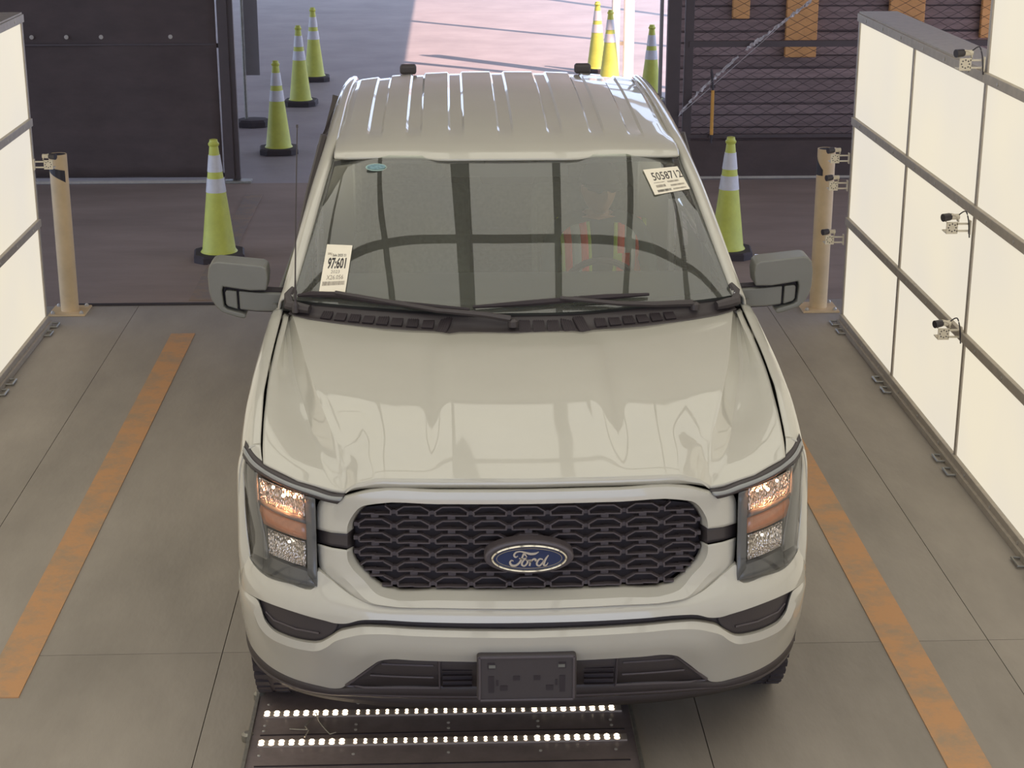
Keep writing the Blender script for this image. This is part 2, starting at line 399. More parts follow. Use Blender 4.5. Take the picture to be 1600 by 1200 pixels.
# ---- body side (fender, doors, bed) each side
def side_rows(stations): return [[(x, y, z) for x, z in pts] for y, pts in stations]
def arch(y, yc=.95, r=.475, base=.50):
    d = abs(y-yc)
    return math.sqrt(max(0, r*r-d*d))+.41 if d < r and math.sqrt(r*r-d*d)+.41 > base else base
def shz(y): return float(np.interp(y, [.34, .44, .6, .75, 1.0, 1.4, 1.5], [1.132, 1.17, 1.215, 1.25, 1.298, 1.345, 1.35]))
def shx(y): return float(np.interp(y, [.33, .44, .75, 1.0, 1.3, 1.45], [.892, .905, .92, .918, .914, .912]))
fst = [.42, .475, .50, .56, .64, .75, .85, .95, 1.05, 1.15, 1.25, 1.34, 1.40, 1.43, 1.50]
frs = []
for y in fst:
    zb = arch(y, base=.60 if y < .95 else .46); z0 = shz(y); x0 = shx(y)
    fl_ = float(np.interp(y, [.42, .6, .95, 1.3, 1.5], [0, .014, .022, .014, 0]))
    xe = float(np.interp(y, [.42, .6, .8, 1.2, 1.5], [.985, .996, .998, .990, .978]))
    r = [(x0, y, z0), (x0+.02, y, z0-.0015), (x0+.042, y, z0-.012), ((x0+xe)/2+.022, y, z0-.04), (xe-.006, y, z0-.085), (xe, y, z0-.14),
         (xe+.006+fl_*.3, y, max(zb+.05, z0-.26)), (xe+.008+fl_, y, zb+.02 if zb > .7 else .72), (xe+fl_+.004, y, zb)]
    frs.append(r)
for sgn in (-1, 1):
    G = loft([[(p[0]*sgn, p[1], p[2]) for p in r] for r in frs], 3, 3)
    part(MB().grid(G), 'fender', M_paint, smooth=True, solid=.006, soff=-sgn, angle=45)
# fender corner between the bonnet shut line and the lamp brow
for sgn in (-1, 1):
    rr = [[(.890, .345, 1.128), (.905, .365, 1.134), (.928, .402, 1.142), (.948, .44, 1.148), (.966, .47, 1.140)],
          [(.899, .39, 1.150), (.912, .40, 1.149), (.935, .42, 1.150), (.955, .452, 1.146), (.974, .475, 1.125)],
          [(.9035, .43, 1.166), (.922, .43, 1.164), (.944, .44, 1.156), (.964, .455, 1.140), (.982, .475, 1.10)]]
    part(MB().grid([[(sgn*x, y, z) for x, y, z in r] for r in loft(rr, 3, 3)]), 'fender_corner', M_paint, smooth=True, solid=.004, soff=0, angle=50)
# fender nose: wraps from lamp outer edge to the side
for sgn in (-1, 1):
    rr = []
    for z, xa, ya in ((1.135, .945, .40), (1.10, .960, .405), (1.0, .962, .392), (.93, .961, .378), (.85, .955, .36), (.79, .945, .335), (.74, .95, .33), (.68, .955, .33)):
        xo = np.interp(z, [.68, .85, 1.0, 1.1, 1.135], [.992, .997, .996, .985, .968]); t = (1.0-z)*.12 if z < 1 else 0
        rr.append([(sgn*xa, ya, z), (sgn*(xa+(xo-xa)*.45), ya+.018, z), (sgn*(xa+(xo-xa)*.8), ya+.04, z), (sgn*xo, .475, z), (sgn*(xo+.002), .52, z-.004)])
    part(MB().grid(loft(rr, 3, 3)), 'fender_nose', M_paint, smooth=True, solid=.006, soff=sgn, angle=50)
def smooth_side(name, sts, m, lab=None):
    for sgn in (-1, 1):
        G = loft([[(x*sgn, y, z) for x, z in pts] for y, pts in sts], 3, 2)
        part(MB().grid(G), name, m, smooth=True, solid=.02, soff=-sgn, angle=40, label=lab)
dprof = [(.945, 1.335), (.962, 1.30), (.980, 1.22), (.985, 1.1), (.985, .95), (.992, .8), (.985, .6), (.95, .44)]
smooth_side('front_door', [(1.51, dprof), (2.0, dprof), (2.62, dprof)], M_paint)
smooth_side('rear_door', [(2.63, dprof), (3.2, dprof), (3.62, dprof)], M_paint)
bprof = [(.90, 1.42), (.95, 1.43), (.985, 1.40), (.992, 1.25), (.992, 1.0), (.998, .8), (.99, .62)]
smooth_side('bed_side', [(3.98, bprof), (4.6, bprof), (5.2, bprof), (5.78, bprof)], M_paint)
smooth_side('cab_corner', [(3.63, dprof), (3.8, dprof), (3.965, dprof)], M_paint)
for sgn in (-1, 1):
    part(MB().box((sgn*.93, 2.75, .43), (.10, 2.3, .05)), 'rocker_step', M_black, bevel=.01)
    for y in (2.45, 3.45):
        part(MB().box((sgn*.995, y, 1.13), (.02, .17, .035)), 'door_handle', M_black, bevel=.006)
part(MB().box((0, 5.80, 1.05), (1.86, .06, .72)), 'tailgate', M_paint, bevel=.02)
part(MB().box((0, 5.88, .60), (1.9, .14, .16)), 'rear_bumper', M_black, bevel=.03)
part(MB().box((0, 4.9, .80), (1.8, 1.84, .05)), 'bed_floor', M_black)
part(MB().box((0, 3.93, 1.15), (1.84, .05, .72)), 'bed_front', M_paint)
# unseen dark core added so that no light shows through the shut lines
b = MB()
b.grid(loft(sym([[(0, .26, .45), (.6, .30, .45), (.80, .40, .45), (.88, .55, .5)], [(0, .20, .8), (.6, .25, .8), (.8, .36, .8), (.88, .5, .8)], [(0, .22, 1.06), (.6, .27, 1.05), (.8, .38, 1.07), (.88, .5, 1.07)],
          [(0, .6, 1.2), (.6, .62, 1.2), (.8, .66, 1.16), (.88, .7, 1.14)], [(0, 1.2, 1.28), (.6, 1.25, 1.28), (.8, 1.3, 1.27), (.88, 1.4, 1.25)]]), 2, 2))
part(b, 'light_block_core', M_black2, solid=.02)
part(MB().box((0, 2.7, .46), (1.8, 2.5, .06)).box((0, 1.44, .88), (1.76, .04, .8)), 'cab_floor', M_black2)
part(MB().box((-.45, 3.4, .40), (.12, 4.6, .16)).box((.45, 3.4, .40), (.12, 4.6, .16)).box((0, .95, .36), (1.3, .12, .12)).box((0, 4.64, .38), (1.3, .12, .12)), 'chassis', M_black2)
# wheels
for wx in (-.862, .862):
    for wy in (.95, 4.64):
        w = empty('wheel', (wx, wy, .41)); w.parent = truck
        s = 1 if wx > 0 else -1
        t = MB().lathe((0, 0, 0), [(.24, -.12), (.36, -.135), (.395, -.125), (.41, -.09), (.412, 0), (.41, .09), (.395, .125), (.36, .135), (.24, .12)], 48, 'X')
        for k in range(48):
            a = 2*PI*k/48
            for q in (-.1, -.035, .035, .1):
                t.box((q, .409*math.cos(a+q), .409*math.sin(a+q)), (.05, .03, .014), rx=a+q-PI/2)
        part(t, 'tyre', M_rubber, w, smooth=True, angle=30)
        r_ = MB().lathe((0, 0, 0), [(.24, .118*s), (.228, .10*s), (.20, .03*s), (.06, .05*s), (.05, .075*s), (.0, .08*s)], 32, 'X')
        for k in range(6):
            a = 2*PI*k/6; r_.box((.06*s, .13*math.cos(a), .13*math.sin(a)), (.03, .2, .055), rx=a)
        part(r_, 'rim', M_steel, w, smooth=True, angle=30)
# wheel-arch liners
for sgn in (-1, 1):
    rr = [[(sgn*x, .95+.47*math.cos(a), .41+.47*math.sin(a)) for x in (.55, .75, .985)] for a in np.linspace(-.1, PI+.1, 17)]
    part(MB().grid(rr), 'arch_liner', M_black2, solid=.01)

# ---- fascia below lamps and grille
top = [(0, .722, .012), (.38, .726, .012), (.50, .728, .014), (.56, .738, .014), (.62, .765, .012), (.665, .795, .008), (.70, .815, .004), (.712, .764, .0), (.80, .762, 0), (.90, .762, 0), (.935, .775, 0), (.962, .80, .0)]
mid = [(0, .706, .004), (.38, .710, .004), (.50, .712, .004), (.56, .715, .003), (.62, .725, .002), (.665, .735, 0), (.70, .738, 0), (.722, .730, 0), (.80, .728, 0), (.90, .728, 0), (.945, .735, 0), (.975, .76, 0)]
bot = [(0, .681, 0), (.38, .683, 0), (.50, .685, 0), (.56, .680, 0), (.605, .665, 0), (.64, .662, 0), (.68, .668, 0), (.73, .674, 0), (.80, .681, 0), (.90, .679, 0), (.95, .672, 0), (.995, .66, .0)]
b2 = [(p[0], p[1]-.006, .03) for p in bot]
tp = [(p[0], p[1]+.004, p[2]+.03) for p in top]
def multi(rows, ku=3, kv=3, lv=False):
    R = [interp(np.array(r), ku) for r in [[(p[0], p[1], (p[2] if len(p) > 2 else 0)) for p in q] for q in rows]]
    R = interp(np.array(R), kv, lv); out = []
    for r in R:
        h = [F(x, z, o) for x, z, o in r]
        out.append([(-x, y, z) for x, y, z in h[:0:-1]]+h)
    return out
part(MB().grid(multi([tp, top, mid, bot, b2], 5, 3, True)), 'front_fascia', M_paint, smooth=True, solid=.004, soff=1, angle=30)

# ---- grille surround (a ring split by two dark bars)
def cornerS(pts): return pts
inn = [(0, 1.050), (.30, 1.050), (.49, 1.046), (.535, 1.034), (.562, 1.005), (.576, .975), (.578, .955), (.579, .92), (.579, .893), (.577, .870), (.570, .852), (.53, .812), (.492, .781), (.47, .773), (.30, .771), (0, .770)]
mid1 = [(0, 1.066), (.30, 1.066), (.50, 1.062), (.553, 1.047), (.582, 1.012), (.597, .977), (.599, .953), (.60, .92), (.60, .896), (.598, .862), (.588, .842), (.545, .799), (.505, .762), (.475, .753), (.30, .750), (0, .748)]
mid2 = [(0, 1.104), (.30, 1.104), (.515, 1.100), (.597, 1.076), (.640, 1.045), (.650, .990), (.652, .951), (.653, .92), (.653, .898), (.652, .862), (.642, .834), (.59, .785), (.525, .740), (.475, .733), (.30, .731), (0, .728)]
out = [(0, 1.110), (.30, 1.110), (.52, 1.106), (.605, 1.080), (.690, 1.050), (.703, .990), (.703, .952), (.703, .925), (.702, .900), (.700, .862), (.695, .822), (.615, .764), (.535, .730), (.475, .724), (.30, .722), (0, .720)]
oi_ = [.045]*16; om1 = [0]*16; om2 = [-.004]*4+[.0, .004, .004, .004, .004, .004, .004, 0, -.004, -.004, -.004, -.004]; oo = [.012]*4+[.02]*7+[.018, .014, .012, .012, .012]
def ring(sl, ku=4):
    q = []
    for P_, O_ in ((inn, oi_), (mid1, om1), (mid2, om2), (out, oo)):
        q.append([(p[0], p[1], o) for p, o in list(zip(P_, O_))[sl]])
    return q
def ring_mesh(q, full, ku=4):
    R = [interp(np.array(r), ku) for r in q]
    R = interp(np.array(R), 3, True); o = []
    for r in R:
        h = [F(x, z, f) for x, z, f in r]
        if full: h = h+[(-x, y, z) for x, y, z in h[-2::-1]] if abs(h[0][0]) > 1e-6 else [(-x, y, z) for x, y, z in h[:0:-1]]+h
        o.append(h)
    return o
b = MB().grid(ring_mesh(ring(slice(0, 7)), True)).grid(ring_mesh(ring(slice(8, 16)), True))
gr = empty('grille', (0, 0, 0)); gr.parent = truck
part(b, 'grille_surround', M_paint, gr, smooth=True, solid=.006, angle=17)
# dark bars through the surround
def ringside(sl, dz, o):
    q = ring(sl); return [[(p[0], p[1]+dz, p[2]+o) for p in r] for r in q]
for sgn in (-1, 1):
    q = ringside(slice(6, 9), 0, .016); R = [interp(np.array(r), 2, True) for r in q]
    part(MB().grid([[(sgn*F(x, z, f)[0], F(x, z, f)[1], z) for x, z, f in r] for r in R]), 'surround_bar', M_black, gr, smooth=True, solid=.004, soff=0, angle=40, label='black bar joining grille to headlamp')
# grille mesh
octo = [(p[0], p[1]) for p in inn]
OZ = [(.770, .46), (.781, .492), (.812, .53), (.852, .570), (.870, .577), (.955, .578), (.975, .576), (1.005, .562), (1.034, .535), (1.046, .49), (1.051, .3)]
def xlim(z): return float(np.interp(z, [a for a, _ in OZ], [c for _, c in OZ]))
b = MB()
PW, PH = .1268, .0478
def bar(pts, w=.0045, dp=.022, off=.035):
    for (xa, za), (xb, zb) in zip(pts[:-1], pts[1:]):
        zm = (za+zb)/2
        if not (.769 < zm < 1.052): continue
        la, lb = xlim(za), xlim(zb)
        if min(abs(xa), abs(xb)) > xlim(zm): continue
        xa_, xb_ = max(-la, min(la, xa)), max(-lb, min(lb, xb)); za = min(1.05, max(.771, za)); zb = min(1.05, max(.771, zb))
        L_ = math.hypot(xb_-xa_, zb-za)
        if L_ < .003: continue
        b.box(((xa_+xb_)/2, S((xa_+xb_)/2, zm, off), (za+zb)/2), (L_+.003, dp, w), ry=-math.atan2(zb-za, xb_-xa_))
for r in range(-1, 7):
    zb0 = .7775+r*PH
    for c in range(-5, 6):
        x0 = c*PW+.0; hw = .0545; hs = .014; ht = .030
        if r % 1 == 0:
            P = [(x0-hw, zb0+.001), (x0-hw+.004, zb0), (x0+hw-.004, zb0), (x0+hw, zb0+.001)]
            bar([(x0-hw+.004, zb0), (x0, zb0+.001), (x0+hw-.004, zb0)])
            bar([(x0-hw+.002, zb0), (x0-hw, zb0+hs)], w=.006); bar([(x0+hw-.002, zb0), (x0+hw, zb0+hs)], w=.006)
            bar([(x0-hw, zb0+hs), (x0-.028, zb0+ht)]); bar([(x0-.028, zb0+ht), (x0+.028, zb0+ht)]); bar([(x0+.028, zb0+ht), (x0+hw, zb0+hs)])
            bar([(x0-.011, zb0-.009), (x0+.011, zb0-.009)], w=.019, dp=.016, off=.042)
            bar([(x0+hw, zb0+.007), (x0+PW-hw, zb0+.007)], w=.014, dp=.016, off=.042)
part(b, 'grille_mesh', M_grille, gr)
hh = [F(x, z, .085) for x, z in octo]; q = MB()
q.grid([[(-x, y, z) for x, y, z in hh[:]]+[(x, y, z) for x, y, z in hh[::-1]] for _ in (0,)]) if False else None
rb = []
for z in np.linspace(.765, 1.056, 8): rb.append([F(x*min(xlim(z)+.012, .6), z, .075) for x in np.linspace(-1, 1, 15)])
part(MB().grid(rb), 'grille_backing', M_black2, gr, solid=.01)
# emblem
EX, EZ = 0.0, .892; EY = .052
def oval(a, c, y0, y1, n=48): return [(a*math.cos(2*PI*k/n)+EX, c*math.sin(2*PI*k/n)+EZ) for k in range(n)]
em = empty('emblem', (0, 0, 0)); em.parent = truck
b = MB().prism(oval(.148, .060, 0, 0), EY, EY+.06); part(b, 'emblem_base', M_grille, em, bevel=.008)
b = MB()
ro = [[((.126-.009*t)*math.cos(a), EY-.002-.010*math.sin(PI*t), EZ+(.0485-.007*t)*math.sin(a)) for t in np.linspace(0, 1, 7)] for a in np.linspace(0, 2*PI, 49)]
b.grid(ro); part(b, 'emblem_rim', M_chrome, em, smooth=True, solid=.002)
b = MB().prism(oval(.118, .042, 0, 0), EY-.004, EY+.004); part(b, 'emblem_disc', M_blue, em)
b = MB()
ro = [[((.1085-.0022*t)*math.cos(a), EY-.0055, EZ+(.0362-.0022*t)*math.sin(a)) for t in (0, 1)] for a in np.linspace(0, 2*PI, 49)]
b.grid(ro); part(b, 'emblem_line', M_chrome, em, solid=.001)
def stroke(b, pts, ws, y, th=.0025, k=6):
    P = interp(np.array(pts, float), k); W = interp(np.array([[w, 0] for w in ws], float), k)[:, 0] if len(ws) > 1 else [ws[0]]*len(P)
    n = len(P); A = []; B = []
    for i in range(n):
        d = P[min(i+1, n-1)]-P[max(i-1, 0)]; d = d/(np.linalg.norm(d)+1e-9); nn = np.array([-d[1], d[0]])
        A.append(P[i]+nn*W[i]/2); B.append(P[i]-nn*W[i]/2)
    vs = [(a[0], y, a[1]) for a in A]+[(c[0], y, c[1]) for c in B]+[(a[0], y+th, a[1]) for a in A]+[(c[0], y+th, c[1]) for c in B]
    fs = []
    for i in range(n-1):
        fs += [(i, i+1, n+i+1, n+i), (2*n+i, 3*n+i, 3*n+i+1, 2*n+i+1), (i, 2*n+i, 2*n+i+1, i+1), (n+i, n+i+1, 3*n+i+1, 3*n+i)]
    fs += [(0, n, 3*n, 2*n), (n-1, 3*n-1, 4*n-1, 2*n-1)]
    b.add(vs, fs)
k_ = .000228; kz = .000268
def sc(pts): return [((px-775)*k_, EZ-(py-432)*kz) for px, py in pts]
b = MB()
W1 = [v*.00023 for v in (10, 22, 26, 24, 20, 22, 34, 30, 8)]
stroke(b, sc([(612, 398), (575, 412), (556, 388), (580, 352), (640, 338), (710, 352), (800, 372), (860, 368), (912, 346)]), W1, EY-.0072)
stroke(b, sc([(742, 415), (700, 372), (668, 430), (630, 490), (575, 524), (520, 518), (498, 480), (520, 455), (548, 465)]), [v*.00023 for v in (10, 26, 26, 26, 30, 30, 26, 18, 8)], EY-.0072)
stroke(b, sc([(628, 428), (680, 436), (735, 424)]), [.003, .004, .002], EY-.0072)
stroke(b, sc([(722, 440), (682, 470), (668, 510), (694, 532), (735, 508), (752, 468), (728, 442), (760, 455), (800, 448)]), [v*.00023 for v in (14, 24, 28, 22, 24, 26, 18, 12, 8)], EY-.0072)
stroke(b, sc([(800, 448), (788, 490), (778, 530)]), [.004, .006, .006], EY-.0072)
stroke(b, sc([(792, 490), (820, 452), (850, 440), (868, 452), (858, 468)]), [.003, .005, .006, .007, .003], EY-.0072)
stroke(b, sc([(972, 450), (930, 440), (890, 478), (886, 515), (915, 532), (955, 505), (985, 460)]), [v*.00023 for v in (14, 22, 26, 26, 22, 22, 12)], EY-.0072)
stroke(b, sc([(1052, 392), (1020, 430), (990, 490), (985, 522), (1010, 528), (1046, 492)]), [.003, .006, .007, .006, .004, .002], EY-.0072)
part(b, 'emblem_script', M_script, em)

# ---- headlamps
def lamp(sgn):
    hl = empty('headlamp', (0, 0, 0)); hl.parent = truck
    def P(x, z, o): p = F(x, z, o); return (sgn*p[0], p[1], p[2])
    def strip(rows, ku=4, kv=2, lin_=False): return [[P(*q) for q in r] for r in interp(np.array([interp(np.array(r), ku, lin_) for r in rows]), kv, True)]
    # recessed housing
    H = [[(.703, 1.065, .01), (.78, 1.083, .01), (.87, 1.098, .01), (.93, 1.11, .01), (.962, 1.12, .0)],
         [(.712, 1.060, .055), (.78, 1.075, .055), (.87, 1.09, .055), (.92, 1.10, .05), (.955, 1.11, .02)],
         [(.712, .93, .055), (.78, .93, .055), (.86, .93, .055), (.91, .93, .045), (.958, .93, .02)],
         [(.712, .79, .055), (.78, .785, .055), (.84, .785, .055), (.89, .79, .05), (.940, .80, .02)],
         [(.703, .768, .01), (.78, .766, .01), (.84, .766, .01), (.90, .768, .01), (.945, .785, .0)]]
    part(MB().grid(strip(H)), 'housing', M_lampd, hl, smooth=True, solid=.006, soff=0)
    # bezel frame pieces: inner vertical, middle shelf, bottom
    V = [[(.703, 1.066, .0), (.703, .92, .0), (.703, .768, .0)], [(.735, 1.07, .0), (.733, .92, .0), (.733, .80, .0)], [(.738, 1.06, .03), (.738, .92, .03), (.738, .80, .03)]]
    part(MB().grid(strip(V)), 'bezel_post', M_lampd, hl, smooth=True, solid=.006, soff=0)
    V = [[(.703, .768, .0), (.80, .767, .0), (.90, .769, .0)], [(.73, .806, .006), (.80, .815, .006), (.872, .824, .006)], [(.735, .815, .03), (.80, .822, .03), (.868, .83, .03)]]
    part(MB().grid(strip(V)), 'bezel_sill', M_lampd, hl, smooth=True, solid=.005, soff=0)
    V = [[(.905, 1.10, .0), (.902, 1.0, .0), (.888, .92, .0), (.872, .82, .0)], [(.917, 1.10, -.002), (.914, 1.0, -.002), (.900, .92, -.002), (.884, .82, -.002)], [(.919, 1.10, .03), (.915, 1.0, .03), (.902, .92, .03), (.886, .82, .03)]]
    part(MB().grid(strip(V)), 'bezel_outer_post', M_drl, hl, smooth=True, solid=.004, soff=0)
    # upper and lower reflectors: bowls with a curved back and a fluted floor
    def bowl(x0, x1, z0, z1, dz, nm):
        cx, cz = (x0+x1)/2, (z0+z1)/2; R = []
        for i in range(13):
            r = []
            for j in range(13):
                u, v = i/12, j/12; x = x0+(x1-x0)*u; z = z0+(z1-z0)*v+dz*(u-.5)
                d = .036*(1-(2*u-1)**2)**.5*(1-(2*v-1)**4)**.5 if 0 < u < 1 and 0 < v < 1 else 0
                r.append(P(x, z, .008+d))
            R.append(r)
        part(MB().grid(R), 'reflector', M_facet, hl, smooth=True, solid=.003, soff=0, angle=80, label=nm)
    bowl(.742, .900, .993, 1.078, .018, 'upper mirror reflector glowing warm')
    bowl(.742, .874, .828, .912, .012, 'lower mirror reflector')
    for bx_, bz_ in ((.775, 1.052), (.85, 1.066)): part(MB().lathe(P(bx_, bz_, .020), [(0, -.004), (.004, -.003), (.0045, 0), (.004, .003), (0, .004)], 10, 'Y'), 'lit_bulb', M_bulb, hl, smooth=True)
    b_ = MB(); b_.lathe(P(.815, 1.045, .024), [(0, -.005), (.005, -.003), (.0055, 0), (.005, .003), (0, .005)], 10, 'Y'); part(b_, 'lit_bulb', M_bulb, hl, smooth=True)
    b_ = MB(); c = P(.80, .886, .03); b_.lathe(c, [(0, -.005), (.005, 0), (0, .005)], 10, 'Y'); part(b_, 'position_bulb', M_bulb2, hl, smooth=True)
    V = [[(.736, .972, .012), (.82, .984, .012), (.903, .998, .012)], [(.736, .946, .0), (.82, .96, .0), (.898, .975, .0)], [(.736, .917, .004), (.81, .925, .004), (.885, .934, .004)]]
    part(MB().grid(strip(V)), 'amber_strip', M_amber, hl, smooth=True, solid=.008, soff=0, label='translucent amber strip between the two reflectors')
    V = [[(.736, .993, .008), (.82, 1.0, .008), (.903, 1.012, .008)], [(.736, .974, -.004), (.82, .985, -.004), (.903, .999, -.004)]]
    part(MB().grid(strip(V)), 'bezel_shelf', M_lampd, hl, smooth=True, solid=.01, soff=0)
    # brow light guide, running over the lamp and past its inner edge to a point
    T = [(.600, 1.088), (.64, 1.086), (.70, 1.098), (.76, 1.106), (.825, 1.117), (.89, 1.130), (.925, 1.142), (.958, 1.165)]
    B = [(.628, 1.056), (.66, 1.060), (.71, 1.070), (.76, 1.080), (.825, 1.091), (.89, 1.102), (.93, 1.108), (.966, 1.125)]
    M1 = [((a[0]*.70+c[0]*.30), (a[1]*.70+c[1]*.30)) for a, c in zip(T, B)]; M2 = [((a[0]*.36+c[0]*.64), (a[1]*.36+c[1]*.64)) for a, c in zip(T, B)]
    part(MB().grid(strip([[(x, z, .02) for x, z in T], [(x, z, -.004) for x, z in M1]])), 'brow_seal', M_black, hl, smooth=True, solid=.004, soff=0)
    part(MB().grid(strip([[(x, z, -.004) for x, z in M1], [(x, z, -.012) for x, z in M2]])), 'brow_light_guide', M_drl, hl, smooth=True, solid=.008, soff=0)
    part(MB().grid(strip([[(x, z, -.010) for x, z in M2], [(x, z, -.004) for x, z in B]])), 'brow_edge', M_black, hl, smooth=True, solid=.004, soff=0)
    LZ = [[(.703, 1.064, -.006), (.78, 1.078, -.010), (.87, 1.094, -.010), (.93, 1.104, -.006), (.962, 1.115, .0)],
          [(.703, .93, -.006), (.78, .93, -.010), (.87, .93, -.010), (.93, .93, -.008), (.962, .93, .0)],
          [(.703, .768, -.004), (.78, .764, -.008), (.84, .765, -.006), (.90, .769, -.004), (.945, .785, .002)]]
    part(MB().grid(strip(LZ, 4, 4)), 'lens', M_lens, hl, smooth=True)
lamp(-1); lamp(1)

# ---- bumper
topb = [(0, .648), (.38, .654), (.50, .657), (.556, .654), (.60, .642), (.627, .632), (.66, .606), (.70, .578), (.76, .570), (.82, .572), (.862, .580), (.892, .606), (.905, .645), (.918, .668), (.945, .668), (.975, .662), (1.0, .650)]
N_ = len(topb)
cre = [(0, .632), (.38, .637), (.50, .639), (.565, .631), (.61, .616), (.645, .600), (.675, .572), (.71, .548), (.765, .540), (.825, .541), (.875, .548), (.912, .574), (.930, .610), (.942, .640), (.962, .645), (.985, .64), (1.004, .628)]
botb = [(0, .522), (.38, .528), (.463, .530), (.495, .520), (.53, .484), (.57, .436), (.61, .388), (.640, .352), (.665, .345), (.72, .348), (.78, .352), (.84, .358), (.89, .366), (.93, .378), (.96, .392), (.985, .410), (1.008, .43)]
f3 = lambda P_, o: [(p[0], p[1], o) for p in P_]
mb_ = [((a[0]+c[0])/2, (a[1]+c[1])/2) for a, c in zip(cre, botb)]
Rb = [f3([(p[0], p[1]+.0) for p in topb], .03), f3(topb, .006), f3(cre, -.010), f3(mb_, -.006), f3(botb, .0), [(p[0], p[1], .025) for p in botb]]
def wrapmesh(rows, ku, wrap=True):
    R = [interp(np.array(r), ku) for r in rows]; o = []
    for r in R:
        h = [F(x, z, f) for x, z, f in r]
        if wrap:       # carry on along the side towards the wheel arch
            x, y, z = h[-1]; h += [(x+.012, y+.09, z), (x+.014, y+.15, z), (x+.004, y+.17, z)]
        o.append([(-x, y, z) for x, y, z in h[:0:-1]]+h)
    return interp(np.array(o), 2, True)
part(MB().grid(wrapmesh(Rb, 4)), 'bumper', M_paint, smooth=True, solid=.004, soff=1, angle=30)
# gap filler between fascia and bumper
part(MB().grid(multi([[(0, .70), (.3, .70), (.6, .69), (.9, .69)], [(0, .64), (.3, .64), (.6, .62), (.9, .62)]], 4, 2))if False else MB().grid([[F(x, z, .035) for x in np.linspace(-.93, .93, 41)] for z in (.70, .60)]), 'bumper_gap_strip', M_black)
# fog pockets
for sgn in (-1, 1):
    A = [(.628, .664), (.68, .672), (.73, .677), (.80, .684), (.87, .683), (.918, .678)]
    B = [(.640, .632), (.665, .598), (.705, .572), (.77, .564), (.86, .572), (.905, .63)]
    r = [[F(x, z, .030) for x, z in A], [F(a[0]*.5+c[0]*.5, a[1]*.5+c[1]*.5, .030) for a, c in zip(A, B)], [F(x, z, .028) for x, z in B]]
    r = [[(sgn*x, y, z) for x, y, z in q] for q in r]
    fg = part(MB().grid(loft(r, 4, 3)), 'fog_pocket_cover', M_black, smooth=True, solid=.004, soff=0, label='black blanking cover in the bumper corner')
    b = MB()
    for dz in (0,):
        b.tube([(sgn*F(x, z, .024)[0], F(x, z, .024)[1], z) for x, z in ((.70, .606), (.78, .606), (.86, .613), (.888, .632))], .004, 6)
    part(b, 'cover_rib', M_grille, fg)
# lower grille insert, valance and lip
def sheet(rows, name, m, ku=5, solid=.006, **k): return part(MB().grid(wrapmesh([[(p[0], p[1], (p[2] if len(p) > 2 else 0)+o) for p in r] for r, o in rows], ku, k.pop('wrap', False))), name, m, smooth=True, solid=solid, soff=1, angle=40, **k)
L1 = [(0, .535), (.30, .54), (.47, .545), (.53, .50), (.60, .42), (.66, .36)]
L2 = [(0, .385), (.30, .388), (.47, .382), (.55, .372), (.61, .358), (.665, .345)]
lowg = sheet([(L1, .035), (L2, .0)], 'lower_grille', M_black)
for sgn in (-1, 1):
    fr_ = [(.30, .525), (.455, .530), (.485, .520), (.62, .372), (.56, .368), (.30, .382)]
    b = MB(); pts = fr_+[fr_[0]]
    b.tube([(sgn*x, S(x, z)+np.interp(z, [.385, .53], [.0, .03])-.004, z) for x, z in pts], .006, 6)
    for z in (.487, .43):
        xe = np.interp(z, [.37, .52], [.58, .47]); b.tube([(sgn*x, S(x, z)+np.interp(z, [.385, .53], [.0, .03])-.005, z) for x in (.32, .38, .46, xe)], .004, 6)
    part(b, 'lower_grille_blank', M_grille, lowg)
    b = MB()
    b.box((sgn*.24, S(.24, .45)+.018, .455), (.10, .01, .115))
    for k in range(6): b.box((sgn*.24, S(.24, .45)+.006, .405+k*.02), (.10, .014, .003))
    part(b, 'lower_grille_opening', M_black2, lowg)
V1 = [(0, .390), (.30, .392), (.47, .386), (.60, .364), (.665, .348), (.75, .352), (.84, .362), (.93, .384), (.985, .415), (1.0, .43)]
V2 = [(0, .345), (.30, .345), (.47, .342), (.60, .335), (.665, .325), (.75, .322), (.84, .326), (.93, .340), (.985, .365), (1.0, .375)]
V3 = [(0, .325), (.30, .325), (.47, .322), (.60, .318), (.665, .312), (.75, .308), (.84, .308), (.93, .318), (.985, .34), (1.0, .35)]
V4 = [(0, .265), (.30, .265), (.47, .265), (.60, .270), (.665, .272), (.75, .275), (.84, .28), (.93, .295), (.985, .315), (1.0, .325)]
sheet([(V1, .004), (V2, -.012)], 'valance', M_black, wrap=True)
sheet([(V2, -.012), (V3, -.006)], 'valance_lip', M_grille, wrap=True)
sheet([(V3, .006), (V4, .03)], 'air_dam', M_black, wrap=True)
